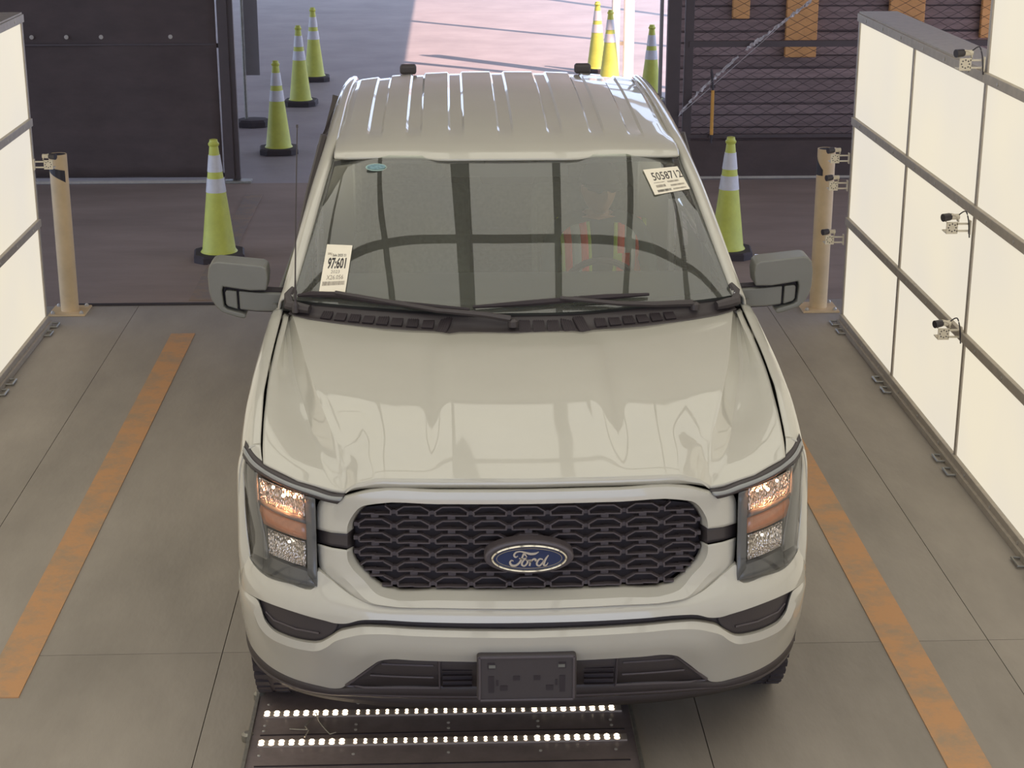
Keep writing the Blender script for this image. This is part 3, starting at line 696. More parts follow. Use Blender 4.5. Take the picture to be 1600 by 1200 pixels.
# plate bracket
pb = empty('plate_bracket', (-.010, -.022, 0)); pb.parent = truck
def rrect(x0, x1, z0, z1, r, n=5):
    o = []
    for cx, cz, a0 in ((x1-r, z1-r, 0), (x0+r, z1-r, PI/2), (x0+r, z0+r, PI), (x1-r, z0+r, 1.5*PI)):
        for k in range(n+1): a = a0+k*PI/2/n; o.append((cx+r*math.cos(a), cz+r*math.sin(a)))
    return o
part(MB().prism(rrect(-.165, .165, .405, .575, .014), 0, .045), 'bracket_plate', M_black, pb, bevel=.004, label='empty black number plate bracket')
b = MB().box((0, -.002, .568), (.31, .006, .008)).box((0, -.002, .412), (.31, .006, .008)).box((-.156, -.002, .49), (.008, .006, .15)).box((.156, -.002, .49), (.008, .006, .15))
part(b, 'bracket_rim', M_grille, pb, bevel=.002)
for x, z, w, h in ((-.118, .47, .018, .06), (.118, .47, .018, .06), (-.098, .475, .007, .02), (.098, .475, .007, .02), (-.076, .456, .024, .018), (.076, .456, .024, .018), (-.034, .492, .022, .016), (.034, .492, .022, .016), (-.118, .538, .024, .022), (.118, .538, .024, .022)):
    part(MB().box((x, -.0005, z), (w, .004, h)), 'bracket_slot', M_black2, pb)
for x in (-.115, .115): part(MB().box((x, -.003, .537), (.022, .006, .010)), 'bracket_clip', M_gray, pb)

# ---- cowl
wsb = [(0, 1.255, 1.388), (.25, 1.262, 1.390), (.51, 1.315, 1.396), (.70, 1.375, 1.398), (.80, 1.415, 1.398), (.872, 1.452, 1.398)]
cr_ = [(0, 1.19, 1.322), (.20, 1.195, 1.322), (.25, 1.172, 1.320), (.31, 1.205, 1.322), (.50, 1.25, 1.327), (.70, 1.315, 1.332), (.80, 1.36, 1.336), (.885, 1.42, 1.345)]
rowA = [(p[0], p[1]+.06, p[2]+.004) for p in interp(np.array(wsb), 4)]
xs_ = np.linspace(0, 1, 29)
def along(P_, t):
    P_ = np.asarray(P_); L_ = np.r_[0, np.cumsum(np.linalg.norm(np.diff(P_, axis=0), axis=1))]; L_ /= L_[-1]
    return [tuple(np.interp(u, L_, P_[:, k]) for k in range(3)) for u in t]
A = along(rowA, xs_); B = along(cr_, xs_); Mi = [((a[0]+c[0])/2, (a[1]+c[1])/2-.01, (a[2]+c[2])/2-.022) for a, c in zip(A, B)]
Mj = [(a[0], a[1]-.05, a[2]-.03) for a in A]
cw = part(MB().grid(loft(sym([A, Mj, Mi, B]), 1, 3)), 'cowl', M_black, smooth=True, solid=.006)
def cowl_pt(x, t):
    a = np.array(along(rowA, np.linspace(0, 1, 60))); q = np.array(along(cr_, np.linspace(0, 1, 60)))
    pa = [np.interp(x, a[:, 0], a[:, k]) for k in range(3)]; pq = [np.interp(x, q[:, 0], q[:, k]) for k in range(3)]
    z = pa[2]*(1-t)+pq[2]*t-.018*math.sin(PI*t)*1.1-.006
    return (x, pa[1]*(1-t)+pq[1]*t, z)
for i, x in enumerate([-.73, -.675, -.62, -.565, -.51, -.455, -.395, -.335, -.275, .035, .09, .145, .20, .255, .33, .385, .44, .495, .55, .605]):
    y_, z_ = cowl_pt(abs(x), .62)[1:]; big = abs(x) < .30; h = .085 if big else .045
    rz_ = math.copysign(math.atan((cowl_pt(abs(x)+.03, .62)[1]-y_)/.03), x)
    b = MB().box((x, y_, z_+.019), (.044, h, .012), rx=.5, rz=rz_)
    if big or i % 2 == 0:
        for k in range(5): b.box((x-.016+k*.008, y_+(-.016+k*.008)*math.tan(rz_), z_+.025), (.003, h, .004), rx=.5, rz=rz_)
    part(b, 'cowl_vent', M_black2, cw)
for sgn in (-1, 1):
    b = MB(); p = [(.80, 1.40, 1.37), (.85, 1.42, 1.375), (.885, 1.44, 1.38), (.888, 1.47, 1.41), (.868, 1.49, 1.435)]
    b.tube([(sgn*x, y, z) for x, y, z in p], [.018, .022, .022, .018, .010], 8); part(b, 'cowl_end_cap', M_black, smooth=True)

# ---- windscreen
wst = [(0, 2.085, 1.845), (.25, 2.088, 1.846), (.45, 2.11, 1.846), (.62, 2.15, 1.838), (.70, 2.18, 1.826), (.748, 2.205, 1.812)]
def wmid(t, bul):
    r = []
    for a, c in zip(wsb, wst):
        r.append(tuple(a[k]*(1-t)+c[k]*t+((bul*math.sin(PI*t)) if k == 2 else 0)-((bul*.5*math.sin(PI*t)) if k == 1 else 0) for k in range(3)))
    return r
wrows = [wsb, wmid(.25, .016), wmid(.5, .016), wmid(.75, .016), wst]
WG = loft(sym(wrows), 6, 8)
part(MB().grid(WG), 'windscreen', M_ws, smooth=True)
def wpt(u, v):
    """point on the glass; u -1..1 across, v 0..1 up"""
    a, b_ = WG.shape[:2]; i = min(a-1.001, max(0, v*(a-1))); j = min(b_-1.001, max(0, (u+1)/2*(b_-1)))
    i0, j0 = int(i), int(j); fi, fj = i-i0, j-j0
    return (WG[i0, j0]*(1-fi)+WG[i0+1, j0]*fi)*(1-fj)+(WG[i0, j0+1]*(1-fi)+WG[i0+1, j0+1]*fi)*fj
def wfind(x, z):
    best = None
    for v in np.linspace(0, 1, 81):
        for u in np.linspace(-1, 1, 161):
            p = wpt(u, v); d = (p[0]-x)**2+(p[2]-z)**2
            if best is None or d < best[0]: best = (d, p)
    return best[1]
nrm = Vector((0, -.454, .891))
# printed frit band behind the glass edge
b = MB(); off = np.array([0, .008, -.012])
nb = WG.shape[1]
def band(us, vs_): b.grid([[wpt(u, v)+off for u in us] for v in vs_])
band(np.linspace(-1, 1, 33), [0, .05]); band(np.linspace(-1, 1, 33), [.955, 1.0])
band([-1, -.965, -.925], np.linspace(0, 1, 33)); band([.925, .965, 1], np.linspace(0, 1, 33))
band(np.linspace(-.2, .2, 9), [.86, .91, .96])
part(b, 'frit_band', M_frit)
# ---- A pillars, roof rails
for sgn in (-1, 1):
    inn_ = [(.874, 1.449, 1.398), (.84, 1.62, 1.510), (.806, 1.81, 1.628), (.772, 2.03, 1.744), (.748, 2.205, 1.816), (.735, 2.35, 1.858), (.73, 2.6, 1.888), (.73, 3.2, 1.918), (.725, 3.7, 1.925), (.72, 3.93, 1.915)]
    rws = []
    for i, (x, y, z) in enumerate(inn_):
        w = float(np.interp(y, [1.44, 2.2, 3.9], [.058, .062, .062])); dn = float(np.interp(y, [1.44, 2.2, 2.6], [.05, .06, .065]))
        rws.append([(sgn*(x-.006), y+.012, z-.008), (sgn*(x+.004), y, z+.010), (sgn*(x+w*.45), y+.004, z+.008), (sgn*(x+w*.85), y+.02, z-.010), (sgn*(x+w), y+.035, z-.035), (sgn*(x+w+.004), y+.05, z-dn-.02)])
    part(MB().grid(loft(rws, 3, 4)), 'roof_pillar', M_paint, smooth=True, solid=.01, soff=-sgn, angle=40)
# ---- roof
yst = [0, .03, .08, .2, .4, .8, 1.25, 1.55, 1.78, 1.86]
zc = [1.838, 1.858, 1.872, 1.893, 1.918, 1.948, 1.966, 1.967, 1.958, 1.935]
rx_ = [0, .05, .17, .235, .29, .36, .42, .50, .56, .62, .68, .722, .736]
rib = []
def crown(x): return -.045*(abs(x)/.74)**2.6-(.0 if abs(x) < .70 else (abs(x)-.70)*.35)
grooves = [0, .215, .40, .57]
rxx = sorted(set([0]+[round(abs(g+s_*d), 4) for g in grooves for s_ in (-1, 1) for d in (.026, .036)]+[.11, .30, .64, .69, .722, .736]))
def front_y(x): return float(np.interp(abs(x), [0, .27, .31, .37, .42, .70, .736], [2.045, 2.045, 2.055, 2.09, 2.10, 2.125, 2.15]))
rows = []
for yy, z in zip(yst, zc):
    r = []
    for x in rxx:
        g = min(abs(x-q) for q in grooves); ramp = max(0, min(1, (yy-.33)/.07))*max(0, min(1, (1.84-yy)/.05))
        dz = -.009*ramp if g <= .027 else 0
        fy = front_y(x)*(1-min(1, yy/.6))+2.07*min(1, yy/.6)
        r.append((x, fy+yy, z+crown(x)*(.15+.85*min(1, yy/.5))+dz))
    rows.append(r)
ystx = []
R2 = np.array([interp(np.array(r), 2, True) for r in sym(rows)])
part(MB().grid(interp(R2, 4)), 'roof', M_paint, smooth=True, solid=.012, angle=13)
for x in (-.455, .455):
    p = MB().box((x, 3.945, 1.958), (.085, .06, .05)); part(p, 'roof_marker', M_black, bevel=.014, bseg=3, label='small black cap at the rear edge of the roof')
part(MB().box((0, 3.94, 1.62), (1.5, .03, .56)), 'rear_cab_wall', M_paint)
part(MB().box((0, 3.92, 1.64), (1.25, .03, .38)), 'rear_window', M_tint)
# side glass
for sgn in (-1, 1):
    for nm, ya, yb in (('front_side_window', 1.62, 2.60), ('rear_side_window', 2.68, 3.58)):
        tz = lambda y: float(np.interp(y, [1.6, 2.2, 2.5, 3.6], [1.46, 1.78, 1.835, 1.85])); tx = lambda y: float(np.interp(y, [1.6, 2.2, 2.5, 3.6], [.90, .812, .795, .79]))
        R_ = [[(sgn*.938, y, 1.335), (sgn*(.938+tx(y))/2+sgn*.008, y, (1.335+tz(y))/2), (sgn*tx(y), y, tz(y))] for y in np.linspace(ya, yb, 7)]
        part(MB().grid(loft(R_, 3, 2)), nm, M_tint if 'rear' in nm else M_side, smooth=True)
    part(MB().tube([(sgn*.952, y, 1.338) for y in (1.56, 2.2, 3.6)], .011, 8), 'belt_moulding', M_gray)
    part(MB().tube([(sgn*.935, 2.64, 1.34), (sgn*.87, 2.64, 1.6), (sgn*.80, 2.64, 1.84)], .026, 8), 'window_post', M_black, smooth=True)
    part(MB().tube([(sgn*.935, 3.63, 1.34), (sgn*.87, 3.65, 1.6), (sgn*.79, 3.7, 1.85)], .05, 8), 'window_post', M_black, smooth=True)
# ---- mirrors
for sgn in (-1, 1):
    mr = empty('side_mirror', (0, 0, 0)); mr.parent = truck
    shell = [(.985, 1.402), (.982, 1.42), (.978, 1.455), (.983, 1.492), (1.0, 1.503), (1.10, 1.514), (1.175, 1.522), (1.196, 1.518), (1.210, 1.50), (1.216, 1.46), (1.214, 1.40), (1.205, 1.365), (1.188, 1.335), (1.165, 1.312), (1.10, 1.290), (1.078, 1.286), (1.07, 1.296), (1.08, 1.306), (1.145, 1.325), (1.158, 1.335), (1.163, 1.40), (1.158, 1.420), (1.12, 1.413), (1.05, 1.402)]
    s_ = shell if sgn > 0 else [(-x, z) for x, z in shell[::-1]]
    n = len(s_); cx = sum(p[0] for p in s_)/n; cz = 1.45
    b = MB(); lay = []
    for y, k in ((1.570, .80), (1.553, .93), (1.562, .985), (1.60, 1.0), (1.68, .99), (1.71, .96)):
        pass
    b.prism(s_, 1.575, 1.70)
    part(b, 'mirror_shell', M_gray, mr, smooth=True, bevel=.016, bseg=4, angle=60)
    a_ = [(.90, 1.300), (1.03, 1.305), (1.09, 1.312), (1.148, 1.330), (1.157, 1.345), (1.160, 1.395), (1.152, 1.412), (1.09, 1.404), (1.03, 1.396), (.90, 1.388)]
    a1 = [p for p in a_]; a1 = a1 if sgn > 0 else [(-x, z) for x, z in a1[::-1]]
    i_ = [(1.104, 1.322), (1.143, 1.335), (1.150, 1.346), (1.152, 1.392), (1.147, 1.402), (1.106, 1.398)]; i_ = i_ if sgn > 0 else [(-x, z) for x, z in i_[::-1]]
    j_ = [(.88, 1.308), (1.03, 1.312), (1.096, 1.320), (1.098, 1.397), (1.03, 1.390), (.88, 1.382)]; j_ = j_ if sgn > 0 else [(-x, z) for x, z in j_[::-1]]
    part(MB().prism(a1, 1.612, 1.67), 'mirror_arm_core', M_black2, mr)
    part(MB().prism(i_, 1.585, 1.64), 'mirror_arm_tip', M_gray, mr, bevel=.005)
    part(MB().prism(j_, 1.590, 1.66), 'mirror_arm', M_gray, mr, bevel=.006)
    part(MB().box((sgn*1.095, 1.708, 1.455), (.19, .01, .09)), 'mirror_glass', M_chrome, mr)
# ---- wipers
def wiper(blade, arm, piv):
    w = empty('wiper', (0, 0, 0)); w.parent = truck
    part(MB().tube(blade, [.006]+[.012]*(len(blade)-2)+[.006], 6), 'wiper_blade', M_black2, w)
    part(MB().tube(arm, [.014, .012, .010, .008], 6), 'wiper_arm', M_black, w)
    part(MB().lathe(piv, [(.02, -.01), (.02, .012), (.01, .02)], 12), 'wiper_pivot', M_black, w)
def on(u, v, h=.012): p = wpt(u, v); return (p[0], p[1]-h*.454, p[2]+h*.891)
wiper([on(-.94, .012, .014), on(-.8, .03, .014), on(-.6, .04, .014), on(-.40, .02, .014), on(-.14, -.0, .02)], [(-.02, 1.22, 1.375), (-.12, 1.225, 1.392), (-.30, 1.25, 1.404), on(-.60, .035, .030)], (-.01, 1.22, 1.355))
wiper([on(-.13, .02, .014), on(.03, .038, .014), on(.15, .052, .014), on(.28, .055, .014), on(.42, .048, .014)], [(.70, 1.365, 1.392), (.55, 1.32, 1.400), (.40, 1.285, 1.415), on(.14, .048, .030)], (.71, 1.37, 1.375))
b = MB().tube([(-.856, 1.40, 1.385), (-.852, 1.405, 1.50), (-.84, 1.40, 1.75), (-.822, 1.40, 2.085)], [.006, .003, .0025, .0022], 8).lathe((-.856, 1.40, 1.36), [(.014, 0), (.012, .03), (.006, .045)], 12).lathe((-.822, 1.40, 2.085), [(.004, 0), (.004, .012)], 8)
part(b, 'antenna', M_black, label='thin black whip antenna')
# ---- stickers on the glass: flat print on real cards
def card(name, corners, texts, label):
    c = [Vector(p) for p in corners]            # tl, tr, br, bl
    o = (c[0]+c[2])/2; ex = (c[1]-c[0]+c[2]-c[3]).normalized(); ez0 = (c[0]-c[3]+c[1]-c[2]).normalized()
    n = ex.cross(ez0).normalized(); n = -n if n.z < 0 else n
    b = MB(); th = .0012
    b.add([p+n*.002 for p in c]+[p+n*(.002+th) for p in c], [(0, 1, 2, 3), (7, 6, 5, 4), (0, 4, 5, 1), (1, 5, 6, 2), (2, 6, 7, 3), (3, 7, 4, 0)])
    k = part(b, name, M_paper, label=label)
    def at(u, v): return (c[3]*(1-u)+c[2]*u)*(1-v)+(c[0]*(1-u)+c[1]*u)*v+n*.0042
    for (s, u0, u1, v0, v1, m, wt) in texts:
        if s == '#':
            b = MB(); x = u0; rnd = random.Random(5)
            while x < u1:
                w = rnd.choice([.008, .014, .02])
                b.add([at(x, v0), at(min(u1, x+w), v0), at(min(u1, x+w), v1), at(x, v1)], [(0, 1, 2, 3)]); x += w+rnd.choice([.008, .014])
            part(b, 'barcode', m, k); continue
        cu = bpy.data.curves.new(s, 'FONT'); cu.body = s; cu.size = 1; cu.resolution_u = 2; cu.offset = wt
        to = bpy.data.objects.new('t', cu); COL.objects.link(to); dg = bpy.context.evaluated_depsgraph_get()
        me = bpy.data.meshes.new_from_object(to.evaluated_get(dg)); bpy.data.objects.remove(to)
        co = np.array([v.co[:] for v in me.vertices]); mn, mx = co.min(0), co.max(0)
        for v in me.vertices:
            uu = u0+(v.co.x-mn[0])/(mx[0]-mn[0])*(u1-u0); vv = v0+(v.co.y-mn[1])/(mx[1]-mn[1])*(v1-v0); v.co = at(uu, vv)
        me.materials.append(m); t = bpy.data.objects.new('printed_text', me); COL.objects.link(t); t.parent = k
    return k
def wc(x, z, h=.004): p = wfind(x, z); return (p[0], p[1]-h*.454, p[2]+h*.891)
card('window_tag', [wc(-.742, 1.562), wc(-.634, 1.564), wc(-.655, 1.431), wc(-.768, 1.418)],
     [('SRJ', .10, .26, .775, .83, M_inkl, .01), ('Sale 2025 S1', .30, .82, .755, .81, M_ink, .01), ('97:601', .16, .86, .50, .735, M_ink, .03), ('2023', .33, .67, .41, .475, M_inkl, 0), ('X26.056', .20, .84, .285, .375, M_inkl, 0), ('#', .08, .92, .17, .25, M_inkl, 0)],
     'white paper tag reading 97:601 at the lower left of the windscreen')
card('window_tag', [wc(.567, 1.790), wc(.722, 1.787), wc(.763, 1.715), wc(.606, 1.712)],
     [('5058712', .15, .99, .52, .84, M_ink, .005), ('#', .12, .42, .42, .45, M_inkl, 0), ('#', .14, .40, .24, .34, M_inkl, 0), ('#', .50, .82, .38, .45, M_inkl, 0), ('#', .54, .93, .22, .29, M_inkl, 0), ('#', .12, .50, .06, .15, M_ink, 0), ('#', .56, .92, .07, .13, M_inkl, 0)],
     'white printed label reading 5058712 at the upper right of the windscreen')
b = MB(); c = wfind(-.55, 1.802)
ex = .045; vs_ = [tuple(Vector(c)+Vector((ex*math.cos(2*PI*k/24), .025*math.sin(2*PI*k/24)*.891-.002, .025*math.sin(2*PI*k/24)*.454+.004))) for k in range(24)]
b.add(vs_, [tuple(range(24))]); k = part(b, 'oval_decal', mat('pale_blue_decal', (158, 184, 178), .5, noise=.03), solid=.001, label='small pale blue oval decal at the top of the windscreen')
b = MB(); vs2 = [tuple(Vector(c)+Vector((ex*.86*math.cos(2*PI*k/24), .018*math.sin(2*PI*k/24)*.891-.004, .018*math.sin(2*PI*k/24)*.454+.0065))) for k in range(24)]
b.add(vs2, [tuple(range(24))]); part(b, 'decal_centre', mat('blue_decal', (116, 150, 160), .5, noise=.4, nscale=90), k)
# ---- cabin
dash = [[(x, 1.50, 1.36) for x in (-.80, -.4, 0, .4, .80)], [(x, 1.75, 1.372) for x in (-.80, -.4, 0, .4, .80)], [(x, 2.0, 1.35) for x in (-.78, -.4, 0, .4, .78)], [(x, 2.06, 1.25) for x in (-.78, -.4, 0, .4, .78)], [(x, 2.08, .9) for x in (-.78, -.4, 0, .4, .78)]]
part(MB().grid(loft(dash, 3, 4)), 'dashboard', M_dash, smooth=True, solid=.02)
for sx in (-.40, .40):
    st_ = empty('seat', (sx, 2.75, .80)); st_.parent = truck
    part(MB().box((0, -.02, .06), (.52, .52, .16)), 'seat_cushion', M_seat, st_, bevel=.05, bseg=3)
    part(MB().box((0, .30, .42), (.50, .14, .62), rx=-.22), 'seat_back', M_seat, st_, bevel=.05, bseg=3)
    part(MB().box((0, .40, .82), (.26, .09, .17), rx=-.15), 'headrest', M_seat, st_, bevel=.035, bseg=3)
part(MB().box((0, 3.55, 1.0), (1.5, .5, .3)).box((0, 3.80, 1.35), (1.5, .14, .55)), 'rear_bench', M_seat, bevel=.05)
part(MB().box((0, 2.1, 1.80), (.20, .08, .06)).prism([(-.11, 1.715), (.11, 1.715), (.12, 1.75), (.10, 1.775), (-.10, 1.775), (-.12, 1.75)], 2.12, 2.15), 'interior_mirror', M_black, bevel=.006)
sw = empty('steering_wheel', (.42, 2.19, 1.17)); sw.parent = truck; sw.rotation_euler = (-.45, 0, 0)
tr = [(.19*math.cos(a), 0, .19*math.sin(a)) for a in np.linspace(0, 2*PI, 33)]
part(MB().tube(tr, .015, 8, cap=False), 'wheel_rim', M_black, sw, smooth=True)
part(MB().box((0, .01, 0), (.16, .05, .11)).box((0, .01, -.08), (.03, .02, .18)).box((0, .01, 0), (.36, .02, .035)), 'wheel_hub', M_black, sw, bevel=.01)
# ================================================================== DRIVER
def driver():
    root = empty('person', (.43, 2.75, .88), label='driver in dark cap, sunglasses and lime and orange safety vest behind the windscreen', cat='person')
    sk = bpy.data.meshes.new('sk')
    V = []; E = []; R = []
    def chain(start, pts):
        prev = start
        for p, r in pts:
            V.append(p); R.append(r); i = len(V)-1
            if prev is not None: E.append((prev, i))
            prev = i
        return prev
    pel = chain(None, [((0, 0, .10), .15)])
    ch = chain(pel, [((0, -.02, .26), .135), ((0, -.05, .42), .145), ((0, -.07, .52), .11)]); 
    nk = chain(ch, [((0, -.085, .575), .055), ((0, -.10, .635), .052)])
    for s in (-1, 1):
        el = chain(ch, [((s*.10, -.07, .535), .075), ((s*.185, -.07, .515), .062), ((s*.225, -.16, .40), .048), ((s*.235, -.27, .30), .042), ((s*.20, -.39, .34), .036), ((s*.165, -.50, .385), .027)])
        hand = chain(el, [((s*.155, -.545, .40), .030), ((s*.150, -.575, .405), .030)])
        for k, (dx, ln) in enumerate(((-.026, .030), (-.009, .036), (.009, .034), (.026, .026))):
            chain(hand, [((s*.150+dx, -.605, .412), .011), ((s*.150+dx, -.605-ln*.7, .402), .009), ((s*.150+dx, -.61-ln*.5, .380), .008), ((s*.150+dx, -.595, .368), .007)])
        chain(hand, [((s*.120, -.57, .40), .011), ((s*.105, -.59, .39), .009), ((s*.10, -.605, .375), .008)])
        chain(pel, [((s*.10, -.05, .10), .10), ((s*.14, -.30, .14), .085), ((s*.15, -.46, .15), .07), ((s*.15, -.52, -.05), .055), ((s*.15, -.56, -.28), .042), ((s*.15, -.70, -.32), .038)])
    sk.from_pydata(V, E, []); o = bpy.data.objects.new('sk', sk); COL.objects.link(o)
    o.modifiers.new('k', 'SKIN'); sk.skin_vertices or None
    if not sk.skin_vertices:
        bpy.context.view_layer.objects.active = o
    for i, v in enumerate(sk.skin_vertices[0].data): v.radius = (R[i], R[i]*(.78 if R[i] > .1 else 1)); v.use_root = (i == 0)
    o.modifiers.new('u', 'SUBSURF').levels = 1
    dg = bpy.context.evaluated_depsgraph_get(); me = bpy.data.meshes.new_from_object(o.evaluated_get(dg)); bpy.data.objects.remove(o)
    b = MB()
    for p in me.polygons: 
        c = p.center; b.cur = 1 if ((c.z > .555 and abs(c.x) < .068) or c.y < -.505 and c.z > .3) else (2 if c.z < .19 and c.y < .2 and c.z < .13+.2*(c.y < -.1) else 0)
        b.mi.append(b.cur)
    b.v = [tuple(v.co) for v in me.vertices]; b.f = [tuple(p.vertices) for p in me.polygons]
    # head with face, joined to the same body mesh; looks ahead and a little to the image's right
    b.cur = 1; G = []
    yaw = .25
    for i in range(25):
        ph = PI*i/24; r = []
        for j in range(33):
            th = 2*PI*j/32; x = math.sin(ph)*math.sin(th); y = -math.sin(ph)*math.cos(th); z = math.cos(ph)
            w = .078*(1-.16*max(0, -z)**1.5); dd = .098; hz = .122
            X, Y, Z = x*w, y*dd, z*hz
            if y < -.3 and z < 0: X *= (1-.18*(-z)); Y -= .010*(-z)
            front = max(0, -y)
            Y -= .024*math.exp(-((X/.013)**2+((Z+.018)/.020)**2))*front               # nose tip
            Y -= .012*math.exp(-((X/.009)**2+((Z-.008)/.022)**2))*front               # bridge
            Y += .010*math.exp(-(((abs(X)-.030)/.014)**2+((Z-.012)/.010)**2))*front     # eye sockets
            Y -= .006*math.exp(-((X/.026)**2+((Z+.052)/.006)**2))*front                 # lips
            Y += .004*math.exp(-((X/.024)**2+((Z+.0585)/.004)**2))*front
            Y -= .008*math.exp(-((X/.022)**2+((Z+.095)/.016)**2))*front                 # chin
            X += math.copysign(.014*math.exp(-(((Y-.008)/.012)**2+((Z+.004)/.026)**2)), X) if abs(X) > .05 else 0   # ears
            c_, s_ = math.cos(yaw), math.sin(yaw)
            r.append((X*c_-Y*s_, X*s_+Y*c_-.125, Z+.715))
        G.append(r)
    b.grid(G)
    o = b.build('body', [M_shirt, M_skin, M_int], root, smooth=True, angle=70)
    hd = empty('t', (0, -.125, .715)); hd.rotation_euler.z = yaw
    M = Matrix.Translation((0, -.125, .715)) @ Matrix.Rotation(yaw, 4, 'Z'); bpy.data.objects.remove(hd)
    def hb(): return MB()
    def tr(b): b.v = [tuple(M @ Vector(p)) for p in b.v]; return b
    b = hb(); R_ = []
    for i in range(9):
        ph = PI/2*i/8; R_.append([(math.sin(ph)*math.sin(t)*.086, -math.sin(ph)*math.cos(t)*.106, .022+math.cos(ph)*.108) for t in np.linspace(0, 2*PI, 33)])
    b.grid(R_); tr(b).build('cap', M_cap, root, smooth=True, solid=.003)
    b = hb(); R_ = []
    for i in range(5):
        k = i/4; R_.append([(math.sin(t)*(.084+.004*k), -math.cos(t)*.104-.062*k*math.cos(t)**.5 if math.cos(t) > 0 else -math.cos(t)*.104, .030-.012*k-.01*k*abs(math.sin(t))) for t in np.linspace(-1.15, 1.15, 17)])
    b.grid(R_); tr(b).build('cap_peak', M_cap, root, smooth=True, solid=.003)
    b = hb()
    for s in (-1, 1): b.lathe((s*.031, -.098, .012), [(.004, -.004), (.022, -.002), (.022, .002), (.004, .004)], 16, 'Y', sx=1.1, sy=.8)
    b.tube([(-.010, -.102, .015), (.010, -.102, .015)], .003, 6).tube([(-.055, -.090, .016), (-.078, -.02, .016), (-.08, .01, .008)], .0025, 6).tube([(.055, -.090, .016), (.078, -.02, .016), (.08, .01, .008)], .0025, 6)
    tr(b).build('sunglasses', M_cambody, root, smooth=True)
    # vest: two front panels over the shoulders, in bands
    vest = empty('safety_vest', (0, 0, 0)); vest.parent = root
    for s, cols in ((-1, [(-.185, M_vlime), (-.168, M_vor), (-.135, M_vsil), (-.095, M_vor), (-.062, M_vlime), (-.048, None)]), (1, [(.075, M_vlime), (.092, M_vor), (.125, M_vsil), (.178, M_vor), (.210, M_vlime), (.232, None)])):
        for k in range(len(cols)-1):
            x0, x1 = cols[k][0], cols[k+1][0]; G = []
            for z, y, sh in ((.545, .02, 0), (.582, -.05, 0), (.575, -.11, .003), (.54, -.155, .006), (.48, -.195, .01), (.42, -.215, .012), (.35, -.215, .015), (.27, -.205, .02), (.18, -.195, .03)):
                r = []
                for t in np.linspace(0, 1, 4):
                    x = x0+(x1-x0)*t; r.append((x-s*sh, y+.9*max(0, abs(x)-.10)**1.3+(.0), z-.22*max(0, abs(x)-.05)*(1 if z > .5 else .25)))
                G.append(r)
            MB().grid(interp(np.array(G), 2)).build({id(M_vlime): 'lime_edging', id(M_vor): 'orange_band', id(M_vsil): 'silver_band'}[id(cols[k][1])], cols[k][1], vest, smooth=True, solid=.004, soff=0)
    MB().box((.085, -.222, .40), (.035, .006, .06)).build('lime_edging', M_vlime, vest); MB().box((.12, -.218, .40), (.035, .006, .06)).build('orange_band', M_vor, vest)
    return root
driver()

# ================================================================== PROPS
def cone(x, y, rz, label, parts=True):
    t = empty('traffic_cone', (x, y, 0), rz, label, 'cone', 'lime traffic cones')
    b = MB(); oct_ = [(-.19, -.12), (-.12, -.19), (.12, -.19), (.19, -.12), (.19, .12), (.12, .19), (-.12, .19), (-.19, .12)]
    b.add([(p, q, 0) for p, q in oct_]+[(p, q, .045) for p, q in oct_]+[(p*.93, q*.93, .058) for p, q in oct_], [tuple(range(7, -1, -1))]+[(i, (i+1) % 8, (i+1) % 8+8, i+8) for i in range(8)]+[(i+8, (i+1) % 8+8, (i+1) % 8+16, i+16) for i in range(8)]+[tuple(range(16, 24))])
    b.build('cone_base', M_conebase, t)
    rr = lambda z: .128-(z-.06)*.118
    prof = [(.142, .056), (.132, .068)]+[(rr(z), z) for z in (.08, .3, .5, .6, .7, .8, .865)]+[(.040, .872), (.042, .885), (.036, .892), (.030, .905), (.030, .915), (.02, .918)]
    MB().lathe((0, 0, 0), prof, 32).build('cone_body', M_lime, t, smooth=True, angle=40)
    for z0, z1 in ((.52, .625), (.675, .80)):
        MB().lathe((0, 0, 0), [(rr(z0)+.001, z0), (rr(z0)+.003, z0), (rr(z1)+.003, z1), (rr(z1)+.001, z1)], 32).build('reflective_collar', M_refl, t, smooth=True, angle=40)
    return t
cone(-2.015, 7.83, .12, 'lime traffic cone nearest on the left, in front of the black screen')
cone(1.875, 7.79, -.1, 'lime traffic cone right of the windscreen, beside the right mirror')
cone(-1.964, 12.28, .1, 'nearest of the three shaded lime cones in the yard on the left')
cone(-1.989, 15.38, -.08, 'middle of the three shaded lime cones in the yard on the left')
cone(-1.966, 17.39, .05, 'farthest of the three shaded lime cones in the yard on the left')
cone(1.72, 18.0, .2, 'sunlit lime cone, left of the pair beside the white post')
cone(1.795, 16.95, 0, 'sunlit lime cone nearest the white post, right of the pair')
cone(2.13, 15.3, .1, 'shaded lime cone half hidden behind the roof corner, right of the white post')

